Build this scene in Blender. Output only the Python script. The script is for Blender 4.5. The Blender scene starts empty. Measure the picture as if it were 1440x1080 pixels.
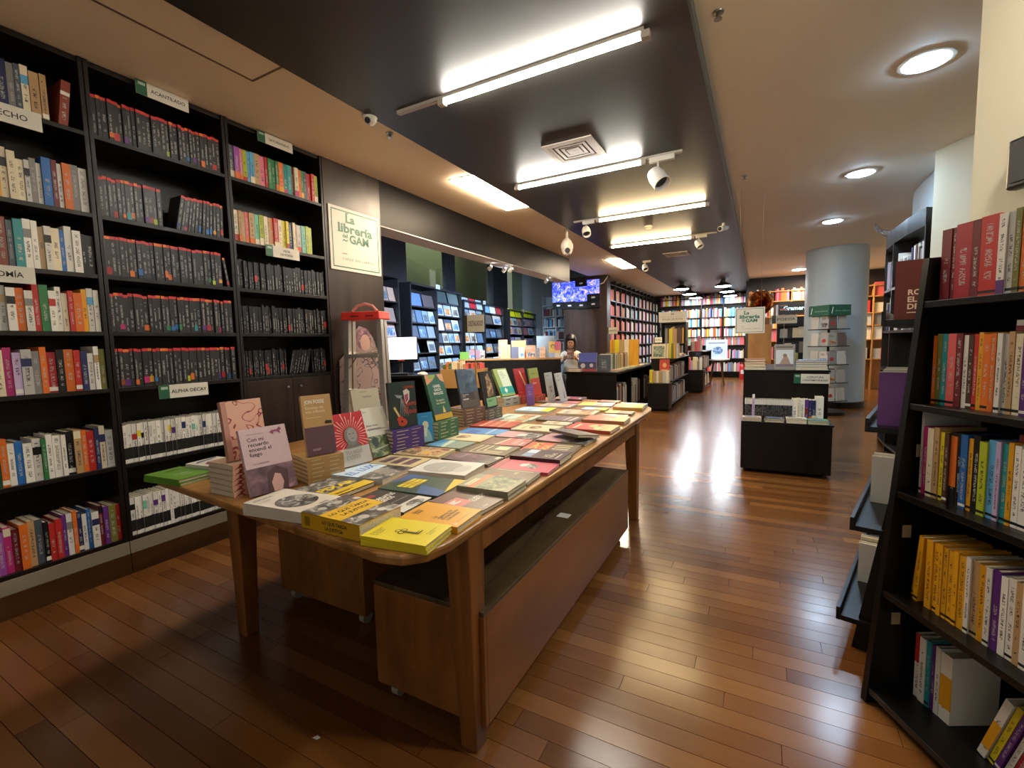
import bpy, bmesh, math, random
from mathutils import Vector, Matrix
RN = random.Random(11)
sc = bpy.context.scene
COL = sc.collection

# ------------------------------------------------------------------ camera
F_PX, YAW, PITCH, ROLL, H = 645.0, math.radians(28.5), math.radians(4.98), math.radians(-1.3), 1.2
_fw = Vector((-math.sin(YAW)*math.cos(PITCH), math.cos(YAW)*math.cos(PITCH), -math.sin(PITCH)))
_r0 = Vector((math.cos(YAW), math.sin(YAW), 0)); _u0 = _r0.cross(_fw)
CR = _r0*math.cos(ROLL)+_u0*math.sin(ROLL); CU = -_r0*math.sin(ROLL)+_u0*math.cos(ROLL); CF = _fw
CC = Vector((0, 0, H))
cam_d = bpy.data.cameras.new('camera'); cam_d.sensor_width = 36.0; cam_d.lens = F_PX/1440*36
cam_d.clip_start = 0.05; cam_d.clip_end = 100
cam = bpy.data.objects.new('camera', cam_d); COL.objects.link(cam)
M = Matrix(((CR.x, CU.x, -CF.x, 0), (CR.y, CU.y, -CF.y, 0), (CR.z, CU.z, -CF.z, H), (0, 0, 0, 1)))
cam.matrix_world = M
sc.camera = cam

# ------------------------------------------------------------------ exposure, world
sc.view_settings.view_transform = 'Standard'; sc.view_settings.look = 'None'
sc.view_settings.gamma = 1.0; sc.view_settings.use_curve_mapping = False
sc.view_settings.exposure = 1.7
W = bpy.data.worlds.new('world'); sc.world = W; W.use_nodes = True
W.node_tree.nodes['Background'].inputs[0].default_value = (1.0, 0.93, 0.84, 1)
W.node_tree.nodes['Background'].inputs[1].default_value = 0.16

WARM = (1.0, 0.72, 0.44); NEUT = (1.0, 0.93, 0.82); COOL = (0.62, 0.80, 1.0); WHITE = (1.0, 0.97, 0.92)
# light levels in watts: tubes in the dark ceiling, ceiling panels, downlights, bay spots, far pendants
P_TUBE, P_PANEL, P_DOWN, P_BAY, P_PEND = 34, 30, 30, 75, 16
TUBE_Y = (2.27, 3.79, 5.28, 6.83)

# ------------------------------------------------------------------ pixel helpers (1440 x 1080 photograph)
def ray(x, y): return CR*((x-720)/F_PX) - CU*((y-540)/F_PX) + CF
def onz(x, y, z): d = ray(x, y); return CC + d*((z-H)/d.z)
def onx(x, y, X): d = ray(x, y); return CC + d*(X/d.x)
def ony(x, y, Y): d = ray(x, y); return CC + d*(Y/d.y)
def pr(p):
    v = Vector(p)-CC; z = v.dot(CF); return (720+F_PX*v.dot(CR)/z, 540-F_PX*v.dot(CU)/z, z)
def onplane(x, y, p0, n):
    d = ray(x, y); return CC + d*((Vector(p0)-CC).dot(Vector(n))/d.dot(Vector(n)))

# ------------------------------------------------------------------ materials
def lin(h):
    if isinstance(h, (tuple, list)): return tuple(h[:3])
    h = h.lstrip('#'); v = [int(h[i:i+2], 16)/255 for i in (0, 2, 4)]
    return tuple(c/12.92 if c <= .04045 else ((c+.055)/1.055)**2.4 for c in v)
MATS = {}
def newmat(name):
    m = bpy.data.materials.new(name); m.use_nodes = True
    nt = m.node_tree; b = nt.nodes['Principled BSDF']; return m, nt, b
def plain(h, rough=.5, metal=0.0, spec=.5, name=None):
    k = ('p', h, rough, metal, spec)
    if k in MATS: return MATS[k]
    m, nt, b = newmat(name or 'paint_%s_%d' % (str(h).lstrip('#')[:12], int(rough*100)))
    b.inputs['Base Color'].default_value = (*lin(h), 1); b.inputs['Roughness'].default_value = rough
    b.inputs['Metallic'].default_value = metal; b.inputs['Specular IOR Level'].default_value = spec
    MATS[k] = m; return m
def emit(name, col, s):
    m = bpy.data.materials.new(name); m.use_nodes = True; nt = m.node_tree
    b = nt.nodes['Principled BSDF']; b.inputs['Base Color'].default_value = (*col, 1)
    b.inputs['Emission Color'].default_value = (*col, 1); b.inputs['Emission Strength'].default_value = s
    return m
def nd(nt, t, **kw):
    n = nt.nodes.new(t)
    for k, v in kw.items(): setattr(n, k, v)
    return n
def mth(nt, op, a, b=None, c=None):
    n = nt.nodes.new('ShaderNodeMath'); n.operation = op
    for i, v in enumerate((a, b, c)):
        if v is None: continue
        if hasattr(v, 'links') or hasattr(v, 'is_linked'): nt.links.new(v, n.inputs[i])
        else: n.inputs[i].default_value = v
    return n.outputs[0]
def mixc(nt, fac, a, b):
    n = nt.nodes.new('ShaderNodeMix'); n.data_type = 'RGBA'
    for s, v in ((n.inputs[0], fac), (n.inputs[6], a), (n.inputs[7], b)):
        if hasattr(v, 'is_linked'): nt.links.new(v, s)
        elif isinstance(v, (int, float)): s.default_value = v
        else: s.default_value = (*lin(v), 1)
    return n.outputs[2]
def noise(nt, vec, scale, detail=2, rough=.5, dist=0.0):
    n = nt.nodes.new('ShaderNodeTexNoise'); n.inputs['Scale'].default_value = scale
    n.inputs['Detail'].default_value = detail; n.inputs['Roughness'].default_value = rough; n.inputs['Distortion'].default_value = dist
    if vec is not None: nt.links.new(vec, n.inputs['Vector'])
    return n.outputs[0]
def mapping(nt, vec, scale=(1, 1, 1), rot=(0, 0, 0), loc=(0, 0, 0)):
    n = nt.nodes.new('ShaderNodeMapping'); n.inputs['Scale'].default_value = scale; n.inputs['Rotation'].default_value = rot; n.inputs['Location'].default_value = loc
    nt.links.new(vec, n.inputs['Vector']); return n.outputs[0]
def tc(nt, out='Object'): return nt.nodes.new('ShaderNodeTexCoord').outputs[out]
def geo_pos(nt): return nt.nodes.new('ShaderNodeNewGeometry').outputs['Position']
def ramp(nt, fac, stops):
    n = nt.nodes.new('ShaderNodeValToRGB'); e = n.color_ramp.elements
    while len(e) < len(stops): e.new(.5)
    for i, (p, c) in enumerate(stops): e[i].position = p; e[i].color = (*lin(c), 1)
    nt.links.new(fac, n.inputs[0]); return n.outputs[0]
def bump(nt, b, h, s=.2, d=.01):
    n = nt.nodes.new('ShaderNodeBump'); n.inputs['Strength'].default_value = s; n.inputs['Distance'].default_value = d
    nt.links.new(h, n.inputs['Height']); nt.links.new(n.outputs[0], b.inputs['Normal'])
def wood(name, c1, c2, scale=(3, 3, 40), rough=.35, world=True, bmp=.05, coat=0.0, wear=None, spec=.4):
    """grain is stretched along the axis with the small scale"""
    if name in MATS: return MATS[name]
    m, nt, b = newmat(name)
    v = mapping(nt, geo_pos(nt) if world else tc(nt), scale)
    n1 = noise(nt, v, 1.0, 4, .6, .6)
    c = ramp(nt, n1, [(.3, c1), (.7, c2)])
    if wear:
        n2 = noise(nt, geo_pos(nt), 5.0, 3, .6)
        c = mixc(nt, mth(nt, 'MULTIPLY', mth(nt, 'GREATER_THAN', n2, .58), .35), c, wear)
    nt.links.new(c, b.inputs['Base Color'])
    r = mth(nt, 'ADD', mth(nt, 'MULTIPLY', n1, .2), rough-.1); nt.links.new(r, b.inputs['Roughness'])
    b.inputs['Specular IOR Level'].default_value = spec
    b.inputs['Coat Weight'].default_value = coat; b.inputs['Coat Roughness'].default_value = .15
    if bmp: bump(nt, b, n1, bmp, .002)
    MATS[name] = m; return m

M_ESPRESSO = wood('espresso_wood', '#0d0806', '#1c110c', (6, 6, 1.2), .38)
M_ESPRESSO2 = wood('espresso_panel', '#1c130f', '#38281f', (7, 7, .8), .38)
M_DARKISLE = wood('dark_island_wood', '#0c0705', '#17100c', (5, 5, 1.0), .4, spec=.22)
M_TABLE = wood('honey_table_wood', '#6f4720', '#a8793f', (14, 1.5, 14), .34, wear='#4c3015')
M_TLEG = wood('table_leg_wood', '#54300f', '#8a5826', (14, 14, 1.6), .4)
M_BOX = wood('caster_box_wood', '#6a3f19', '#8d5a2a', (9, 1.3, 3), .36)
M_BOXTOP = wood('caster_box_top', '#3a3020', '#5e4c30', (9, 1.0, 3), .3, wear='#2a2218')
M_PINE = wood('pale_shelf_wood', '#9a6a35', '#c08d50', (4, 4, 1.0), .45)
M_METAL = plain('#9a9a96', .35, 1.0); M_ALU = plain('#b9b4aa', .38, .9); M_BLACKP = plain('#0c0c0d', .35); M_WHITEP = plain('#dcd6cb', .45)
M_CHROME = plain('#cfcfcf', .12, 1.0); M_RUBBER = plain('#1a1a1a', .7)

def mk_wall(name, h, rough=.75):
    m, nt, b = newmat(name); n = noise(nt, geo_pos(nt), 3.0, 4, .6)
    nt.links.new(mixc(nt, mth(nt, 'MULTIPLY', n, .14), h, tuple(c*.75 for c in lin(h))), b.inputs['Base Color'])
    b.inputs['Roughness'].default_value = rough; bump(nt, b, noise(nt, geo_pos(nt), 90, 2), .05, .001); return m
M_CEILW = mk_wall('ceiling_white_paint', '#f0e2c6', .7)
M_CEILR = mk_wall('ceiling_grey_white', '#efe6d4', .7)
M_CEILD = mk_wall('ceiling_dark_paint', '#272522', .42)
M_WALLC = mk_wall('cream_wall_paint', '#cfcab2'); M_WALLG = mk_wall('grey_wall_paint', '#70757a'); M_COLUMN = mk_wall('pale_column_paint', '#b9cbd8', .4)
M_BEAM = mk_wall('dark_gloss_beam', '#0f0e10', .42); M_BEAM.node_tree.nodes['Principled BSDF'].inputs['Specular IOR Level'].default_value = .12; M_SOFFIT = mk_wall('soffit_grey', '#d0ccc6'); M_CONC = mk_wall('outside_concrete', '#6b6a58')
M_BLUEW = mk_wall('bluish_white_wall', '#b8c4cc')

def mk_plank():
    m, nt, b = newmat('hardwood_plank')
    at = nd(nt, 'ShaderNodeAttribute', attribute_name='tone')
    v = mapping(nt, geo_pos(nt), (2.2, 30, 1)); cmb = nd(nt, 'ShaderNodeVectorMath', operation='ADD')
    sx = nd(nt, 'ShaderNodeCombineXYZ'); nt.links.new(mth(nt, 'MULTIPLY', at.outputs['Fac'], 37.0), sx.inputs[2])
    nt.links.new(v, cmb.inputs[0]); nt.links.new(sx.outputs[0], cmb.inputs[1])
    g = noise(nt, cmb.outputs[0], 1.0, 4, .6, .5)
    f = mth(nt, 'ADD', mth(nt, 'MULTIPLY', at.outputs['Fac'], .8), mth(nt, 'MULTIPLY', g, .2))
    c = ramp(nt, f, [(.0, '#42230f'), (.4, '#653d1b'), (.7, '#7a4f27'), (1.0, '#94693a')])
    nt.links.new(c, b.inputs['Base Color'])
    r = mth(nt, 'ADD', mth(nt, 'MULTIPLY', noise(nt, geo_pos(nt), 9.0, 3, .6), .12), .155); nt.links.new(r, b.inputs['Roughness'])
    bump(nt, b, mth(nt, 'ADD', mth(nt, 'MULTIPLY', g, .5), mth(nt, 'MULTIPLY', noise(nt, geo_pos(nt), 7.0, 1), .8)), .03, .0015)
    return m
M_PLANK = mk_plank()

def mk_pages():
    m, nt, b = newmat('book_pages')
    v = tc(nt, 'UV'); n = noise(nt, mapping(nt, geo_pos(nt), (160, 160, 160)), 1.0, 1)
    nt.links.new(mixc(nt, n, '#e6dcc0', '#b9aa88'), b.inputs['Base Color']); b.inputs['Roughness'].default_value = .8; return m
M_PAGES = mk_pages()

def mk_spine(name, lo, hi, rnd_top, width, thr, light=None):
    """cover in the object's colour, with a line of print running up the spine (uv 0..1 lies on the spine only)"""
    m, nt, b = newmat(name)
    oi = nd(nt, 'ShaderNodeObjectInfo'); uv = nd(nt, 'ShaderNodeSeparateXYZ'); nt.links.new(tc(nt, 'UV'), uv.inputs[0])
    u, v = uv.outputs[0], uv.outputs[1]
    rnd = oi.outputs['Random']
    r2 = mth(nt, 'FRACT', mth(nt, 'MULTIPLY', rnd, 57.31)); r3 = mth(nt, 'FRACT', mth(nt, 'MULTIPLY', rnd, 913.7))
    top = mth(nt, 'SUBTRACT', hi, mth(nt, 'MULTIPLY', r2, rnd_top))
    inv = mth(nt, 'MULTIPLY', mth(nt, 'GREATER_THAN', v, mth(nt, 'ADD', mth(nt, 'MULTIPLY', r3, .1), lo)), mth(nt, 'LESS_THAN', v, top))
    inu = mth(nt, 'LESS_THAN', mth(nt, 'ABSOLUTE', mth(nt, 'SUBTRACT', u, .5)), width)
    cx = nd(nt, 'ShaderNodeCombineXYZ'); nt.links.new(mth(nt, 'MULTIPLY', u, 5.0), cx.inputs[0]); nt.links.new(mth(nt, 'MULTIPLY', v, 66.0), cx.inputs[1]); nt.links.new(mth(nt, 'MULTIPLY', rnd, 300.0), cx.inputs[2])
    n = noise(nt, cx.outputs[0], 1.0, 1)
    word = noise(nt, mapping(nt, cx.outputs[0], (.01, .16, 1)), 1.0, 0)
    msk = mth(nt, 'MULTIPLY', mth(nt, 'MULTIPLY', inv, inu), mth(nt, 'MULTIPLY', mth(nt, 'GREATER_THAN', n, thr), mth(nt, 'GREATER_THAN', word, .42)))
    bw = nd(nt, 'ShaderNodeRGBToBW'); nt.links.new(oi.outputs['Color'], bw.inputs[0])
    tcol = mixc(nt, mth(nt, 'GREATER_THAN', bw.outputs[0], .28), (.42, .40, .36), (.03, .025, .03)) if light is None else light
    c = mixc(nt, mth(nt, 'MULTIPLY', msk, .85), oi.outputs['Color'], tcol)
    nt.links.new(c, b.inputs['Base Color']); b.inputs['Roughness'].default_value = .38; b.inputs['Specular IOR Level'].default_value = .45
    return m
M_COVER = mk_spine('book_cover', .12, .95, .4, .2, .5)
M_COVER_LOW = mk_spine('book_cover_low_print', .03, .9, .55, .13, .38, (.3, .29, .26))

def mk_swirl(name, base, line, scale, dist, thr=.06):
    m, nt, b = newmat(name); n = noise(nt, tc(nt), scale, 1, .5, dist)
    l = mth(nt, 'LESS_THAN', mth(nt, 'ABSOLUTE', mth(nt, 'SUBTRACT', n, .5)), thr)
    n2 = noise(nt, tc(nt), scale*.6, 2); c0 = mixc(nt, mth(nt, 'MULTIPLY', n2, .5), base, tuple(min(1, x*1.3) for x in lin(base)))
    nt.links.new(mixc(nt, l, c0, line), b.inputs['Base Color']); b.inputs['Roughness'].default_value = .35; return m
def mk_photo(name, stops, scale, dist=1.0, detail=3):
    m, nt, b = newmat(name); n = noise(nt, tc(nt), scale, detail, .55, dist)
    nt.links.new(ramp(nt, n, stops), b.inputs['Base Color']); b.inputs['Roughness'].default_value = .33; return m
M_SWPINK = mk_swirl('pink_illustration', '#cfa08c', '#8c3a34', 14, 1.2, .018)
M_SWGREY = mk_swirl('grey_rose_illustration', '#8a7672', '#4a3a3c', 7, 1.2, .012)
M_PHG = mk_photo('grey_photograph', [(.3, '#1b1b1a'), (.5, '#5d5b57'), (.68, '#c9c6bd')], 28)
M_PHW = mk_photo('warm_photograph', [(.3, '#2a1a12'), (.5, '#8a6a48'), (.7, '#d8c39a')], 26)
M_PHP = mk_photo('purple_photograph', [(.35, '#4a3440'), (.6, '#7d5d68'), (.75, '#b08d90')], 16)
M_PHC = mk_photo('colour_photograph', [(.25, '#2c3a44'), (.42, '#a34a3c'), (.55, '#d3b877'), (.7, '#6d8a62')], 34)
M_PHGR = mk_photo('green_photograph', [(.3, '#232f24'), (.5, '#5c6f4c'), (.7, '#b5b889')], 30)
M_PHB = mk_photo('blue_photograph', [(.3, '#1d2f52'), (.5, '#4f7fb5'), (.7, '#cfdde6')], 26)
M_PHSLATE = mk_photo('slate_photograph', [(.3, '#394552'), (.55, '#5f7080'), (.75, '#98a5ad')], 12)
M_SCREEN = None

# ------------------------------------------------------------------ mesh builder
class MB:
    def __init__(s): s.v = []; s.f = []; s.m = []; s.uv = {}; s.tone = None
    def add(s, vs, fs, mi=0):
        o = len(s.v); s.v += [tuple(p) for p in vs]
        for f in fs: s.f.append(tuple(o+i for i in f)); s.m.append(mi)
        return s
    def hexa(s, p, mi=0, uvface=None):
        """8 points: bottom 0-3 counter-clockwise, top 4-7"""
        fs = [(3, 2, 1, 0), (4, 5, 6, 7), (0, 1, 5, 4), (1, 2, 6, 5), (2, 3, 7, 6), (3, 0, 4, 7)]
        s.add(p, fs, mi); return s
    def box(s, x0, x1, y0, y1, z0, z1, mi=0):
        return s.hexa([(x0, y0, z0), (x1, y0, z0), (x1, y1, z0), (x0, y1, z0), (x0, y0, z1), (x1, y0, z1), (x1, y1, z1), (x0, y1, z1)], mi)
    def prism(s, poly, z0, z1, mi=0):
        n = len(poly); vs = [(x, y, z0) for x, y in poly]+[(x, y, z1) for x, y in poly]
        s.add(vs, [tuple(range(n-1, -1, -1)), tuple(range(n, 2*n))]+[(i, (i+1) % n, n+(i+1) % n, n+i) for i in range(n)], mi); return s
    def poly(s, pts, mi=0): return s.add(pts, [tuple(range(len(pts)))], mi)
    def tube(s, path, r, n=10, mi=0, caps=True):
        path = [Vector(p) for p in path]; k = len(path); rs = r if isinstance(r, (list, tuple)) else [r]*k
        o = len(s.v); a = None
        for i, p in enumerate(path):
            t = (path[min(i+1, k-1)]-path[max(i-1, 0)]).normalized()
            if a is None: a = t.orthogonal().normalized()
            else: a = (a - t*a.dot(t)).normalized()
            b = t.cross(a)
            for j in range(n):
                q = p+(a*math.cos(2*math.pi*j/n)+b*math.sin(2*math.pi*j/n))*rs[i]; s.v.append(tuple(q))
        for i in range(k-1):
            for j in range(n):
                s.f.append((o+i*n+j, o+i*n+(j+1) % n, o+(i+1)*n+(j+1) % n, o+(i+1)*n+j)); s.m.append(mi)
        if caps:
            s.f.append(tuple(o+j for j in range(n-1, -1, -1))); s.m.append(mi)
            s.f.append(tuple(o+(k-1)*n+j for j in range(n))); s.m.append(mi)
        return s
    def lathe(s, prof, n=20, mi=0, at=(0, 0, 0), mat=None, cap=True):
        o = len(s.v); k = len(prof)
        for r, z in prof:
            for j in range(n):
                a = 2*math.pi*j/n; p = Vector((r*math.cos(a), r*math.sin(a), z))
                if mat is not None: p = mat @ p
                s.v.append((p.x+at[0], p.y+at[1], p.z+at[2]))
        for i in range(k-1):
            for j in range(n):
                s.f.append((o+i*n+j, o+i*n+(j+1) % n, o+(i+1)*n+(j+1) % n, o+(i+1)*n+j)); s.m.append(mi)
        if cap and prof[0][0] > 1e-6: s.f.append(tuple(o+j for j in range(n-1, -1, -1))); s.m.append(mi)
        if cap and prof[-1][0] > 1e-6: s.f.append(tuple(o+(k-1)*n+j for j in range(n))); s.m.append(mi)
        return s
    def xform(s, mtx):
        s.v = [tuple(mtx @ Vector(p)) for p in s.v]; return s
    def mesh(s, name, mats):
        me = bpy.data.meshes.new(name); me.from_pydata(s.v, [], s.f)
        for m in (mats if isinstance(mats, (list, tuple)) else [mats]): me.materials.append(m)
        if any(s.m): me.polygons.foreach_set('material_index', s.m)
        if s.uv:
            ul = me.uv_layers.new(name='uv')
            for p in me.polygons:
                q = s.uv.get(p.index)
                for k, li in enumerate(p.loop_indices): ul.data[li].uv = q[k] if q else (-1, -1)
        return me
    def build(s, name, mats, parent=None, smooth=False, bevel=0.0, loc=None, rot=None):
        me = s.mesh(name, mats); o = bpy.data.objects.new(name, me); COL.objects.link(o)
        if smooth:
            me.polygons.foreach_set('use_smooth', [True]*len(me.polygons)); me.set_sharp_from_angle(angle=math.radians(40))
        if parent is not None: o.parent = parent
        if loc is not None: o.location = loc
        if rot is not None: o.rotation_euler = rot
        if bevel:
            b = o.modifiers.new('bevel', 'BEVEL'); b.width = bevel; b.segments = 2; b.limit_method = 'ANGLE'
        return o
def tag(o, label, cat, group=None, kind=None):
    if label: o['label'] = label
    if cat: o['category'] = cat
    if group: o['group'] = group
    if kind: o['kind'] = kind
    return o
def empty(name, loc=(0, 0, 0), rz=0.0):
    o = bpy.data.objects.new(name, None); COL.objects.link(o); o.location = loc; o.rotation_euler = (0, 0, rz); o.empty_display_size = .05; return o
def area(name, loc, size, power, col, size_y=None, shape='RECTANGLE', rot=(0, 0, 0), spread=math.pi, parent=None):
    d = bpy.data.lights.new(name, 'AREA'); d.energy = power; d.color = col; d.shape = shape; d.size = size
    if size_y: d.size_y = size_y
    d.spread = spread
    o = bpy.data.objects.new(name, d); COL.objects.link(o); o.location = loc; o.rotation_euler = rot
    if parent is not None: o.parent = parent
    return o
def spot(name, loc, target, power, col, angle=60, parent=None, size=.03):
    d = bpy.data.lights.new(name, 'SPOT'); d.energy = power; d.color = col; d.spot_size = math.radians(angle); d.spot_blend = .6; d.shadow_soft_size = size
    o = bpy.data.objects.new(name, d); COL.objects.link(o); o.location = loc
    o.rotation_euler = (Vector(target)-Vector(loc)).to_track_quat('-Z', 'Y').to_euler()
    if parent is not None: o.parent = parent; 
    return o
ORD = ['', 'first', 'second', 'third', 'fourth', 'fifth', 'sixth', 'seventh', 'eighth', 'ninth', 'tenth', '11th', '12th', '13th', '14th', '15th', '16th', '17th', '18th', '19th', '20th', '21st', '22nd', '23rd', '24th', '25th', '26th', '27th', '28th', '29th', '30th', '31st', '32nd', '33rd', '34th', '35th', '36th', '37th', '38th', '39th', '40th']+['%dth' % i for i in range(41, 99)]
# text as flat mesh
_tcache = {}
def text_mesh(txt, bold=0.0, align='LEFT', spacing=1.0, line=1.0, shear=0.0):
    k = (txt, bold, align, spacing, line, shear)
    if k in _tcache: return _tcache[k]
    c = bpy.data.curves.new('t', 'FONT'); c.body = txt; c.size = 1.0; c.offset = bold; c.align_x = align; c.space_character = spacing; c.space_line = line; c.shear = shear
    c.resolution_u = 2; c.fill_mode = 'FRONT'
    o = bpy.data.objects.new('t', c); COL.objects.link(o)
    bpy.context.view_layer.update()
    me = bpy.data.meshes.new_from_object(o)
    vs = [tuple(v.co) for v in me.vertices]; fs = [tuple(p.vertices) for p in me.polygons]
    bpy.data.objects.remove(o); bpy.data.curves.remove(c); bpy.data.meshes.remove(me)
    _tcache[k] = (vs, fs); return _tcache[k]
class Prints:
    """flat print on a rectangle: u to the right, v upwards in metres; P(u,v) maps to 3D"""
    def __init__(s, P): s.P = P; s.mb = MB(); s.mats = []; s.k = 0
    def mi(s, m):
        if isinstance(m, str): m = plain(m, .4)
        if m not in s.mats: s.mats.append(m)
        return s.mats.index(m)
    def lay(s): s.k += 1; return .0004+.00012*s.k
    def poly(s, pts, m):
        d = s.lay(); s.mb.poly([s.P(u, v, d) for u, v in pts], s.mi(m)); return s
    def rect(s, u0, v0, u1, v1, m): return s.poly([(u0, v0), (u1, v0), (u1, v1), (u0, v1)], m)
    def ell(s, cu, cv, ru, rv, m, n=24, a0=0, a1=2*math.pi):
        return s.poly([(cu+ru*math.cos(a0+(a1-a0)*i/n), cv+rv*math.sin(a0+(a1-a0)*i/n)) for i in range(n)], m)
    def text(s, txt, u, v, size, m, bold=0.0, align='LEFT', width=None, spacing=1.0, line=.85, shear=0.0, sx=1.0):
        vs, fs = text_mesh(txt, bold, align, spacing, line, shear)
        if not vs: return s
        k = size*sx
        if width:
            w = max(p[0] for p in vs)-min(p[0] for p in vs); k = width/w
            if align == 'LEFT': u -= min(p[0] for p in vs)*k
        d = s.lay(); s.mb.add([s.P(u+p[0]*k, v+p[1]*size, d) for p in vs], fs, s.mi(m)); return s
    def build(s, name, parent):
        if not s.mb.f: return None
        o = s.mb.build(name, s.mats, parent)
        if s.k > 1 or len(s.mb.f) > 1: o['kind'] = 'stuff'    # many tiny flat marks joined as one part
        return o
# ================================================================== the setting
def struct(name, mb, m, label, cat, bevel=0.0, smooth=False):
    o = mb.build(name, m, None, smooth=smooth, bevel=bevel); return tag(o, label, cat, kind='structure')
X_SH = -3.0; Z_D, Z_L, Z_R = 2.63, 2.67, 2.69
Z_B = 3.55; X_DL, X_DR = -2.175, -.305
# floor with boards laid across the room
floor = struct('floor', MB().box(-6.4, 3.6, -2.7, 16.4, -.06, -.0125), plain('#1b0d06', .7), 'dark reddish hardwood floor of narrow glossy boards', 'floor')
PW = .075
cand = []
y = -2.65; j = 0
while y < 16.3:
    x = -6.35 - RN.random()*.8
    while x < 3.55:
        L = RN.choice((.5, .7, .85, 1.0, 1.2, 1.5)); x1 = min(x+L, 3.55); x0 = max(x, -6.35)
        if x1-x0 > .05: cand.append((x0, x1, y, y+PW, min(1,max(0,RN.gauss(.5,.17)))))
        x += L
    y += PW; j += 1
def plank_area(c):
    if c[3] < .75: return 0
    cx, cy = (c[0]+c[1])/2, (c[2]+c[3])/2
    px, py, d = pr((cx, cy, 0))
    if d < .3 or not (-60 < px < 1500 and 480 < py < 1120): return 0
    if -1.1 > cx > -3.0 and 1.7 < cy < 4 or cx < -3: return 0
    return (c[1]-c[0])/(d*d*d)
cand.sort(key=plank_area, reverse=True)
g = .0009
def pbox(mb, c): mb.box(c[0]+g, c[1]-g, c[2]+g, c[3]-g, -.012, 0)
for c in cand[:300]:
    mb = MB(); pbox(mb, c); o = mb.build('plank', M_PLANK, floor)
    at = o.data.attributes.new('tone', 'FLOAT', 'FACE'); at.data.foreach_set('value', [c[4]]*6)
mb = MB(); tones = []
for c in cand[300:]: pbox(mb, c); tones += [c[4]]*6
o = mb.build('plank_field', M_PLANK, floor); at = o.data.attributes.new('tone', 'FLOAT', 'FACE'); at.data.foreach_set('value', tones); o['kind'] = 'stuff'

# ceilings
struct('ceiling', MB().box(X_DL, X_DR, -2.6, 16.2, Z_D, 2.85), M_CEILD, 'dark charcoal dropped ceiling panel down the middle', 'ceiling')
struct('ceiling_band', MB().box(-3.4, X_DL, -2.6, 16.2, Z_L, 2.85), M_CEILW, 'cream white ceiling band beside the tall bookcases', 'ceiling')
struct('ceiling_right', MB().box(X_DR, 3.5, -2.6, 16.2, Z_R, 2.85), M_CEILR, 'plain grey white ceiling over the right aisle', 'ceiling')
struct('ceiling_bay', MB().box(-6.6, -3.4, 2.9, 16.2, Z_B, Z_B+.12), M_SOFFIT, 'grey ceiling over the window bay', 'ceiling')
struct('trim_1', MB().box(X_DR, X_DR+.012, -2.6, 16.2, Z_D-.004, Z_R), plain('#59625f', .45), 'slim grey trim along the edge of the dark ceiling', 'trim')
# walls
struct('wall_left', MB().box(-3.42, -3.32, -2.6, 3.14, 0, Z_L), M_ESPRESSO, 'dark wall behind the left bookcases', 'wall')
struct('wall_pillar', MB().box(-3.32, X_SH, 2.54, 3.14, 0, Z_L), M_ESPRESSO2, 'dark brown wood clad pillar carrying the shop sign', 'pillar')
struct('wall_beam', MB().box(-3.25, X_SH, 3.14, 7.75, 2.28, Z_L), M_BEAM, 'glossy dark beam above the opening to the window bay', 'beam')
struct('trim_2', MB().box(-3.25, X_SH-.004, 3.14, 7.75, 2.272, 2.28), M_SOFFIT, 'pale underside strip of the dark beam', 'trim')
struct('wall_screen', MB().box(-4.02, X_SH, 10.0, 10.25, 0, Z_L), M_ESPRESSO2, 'dark brown partition wall carrying the screens', 'wall')
struct('wall_back', MB().box(-3.6, -.35, 16.0, 16.15, 0, Z_L), plain('#1c1a1b', .6), 'dark back wall behind the far bookcases', 'wall')
struct('wall_back_right', MB().box(-.35, 3.4, 13.1, 13.25, 0, Z_R).box(-.35, -.25, 13.25, 16.1, 0, Z_R), plain('#2a211b', .6), 'dark brown back wall behind the wooden bookcases', 'wall')
struct('wall_bay_end', MB().box(-6.6, -3.6, 12.3, 12.42, 0, Z_B), M_WALLG, 'grey end wall of the window bay', 'wall')
struct('wall_right', MB().box(2.9, 3.0, -2.6, 13.1, 0, Z_R), M_WALLC, 'cream right hand wall', 'wall')
U1 = Vector((.46, -.888, 0)).normalized(); N1 = Vector((.888, .46, 0)).normalized()
a = Vector((.665, 2.33, 0)); pts = [a, a+U1*2.3, a+U1*2.3+N1*.3, a+N1*.3]
struct('wall_near', MB().prism([(p.x, p.y) for p in pts], 0, Z_R), M_WALLC, 'cream wall face behind the leaning black bookshelf', 'wall')
struct('wall_far_pillar', MB().prism([(1.22, 5.08), (1.37, 4.81), (1.66, 4.3), (2.1, 4.55), (1.66, 5.33)], 0, Z_R), M_WALLC, 'cream pillar beyond the near wall', 'pillar')
# curved bluish wall behind the curved shelf
mb = MB(); cp = [(1.40, 5.25), (1.37, 5.6), (1.36, 6.0), (1.38, 6.4), (1.45, 6.75), (1.62, 7.0), (1.9, 7.1)]
mb.prism(cp+[(2.4, 7.1), (2.4, 5.25)], 0, Z_R); struct('wall_curved', mb, M_BLUEW, 'bluish white curved wall beside the far pillar', 'wall', smooth=True)
# round column
mb = MB(); mb.lathe([(.45, .10), (.45, Z_R)], 48, at=(1.12, 9.75, 0)); col = struct('column', mb, M_COLUMN, 'pale blue-lit round column on a black base', 'column', smooth=True)
MB().lathe([(.47, 0), (.47, .1), (.45, .105)], 48, at=(1.12, 9.75, 0)).build('base_ring', M_BLACKP, col)

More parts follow.
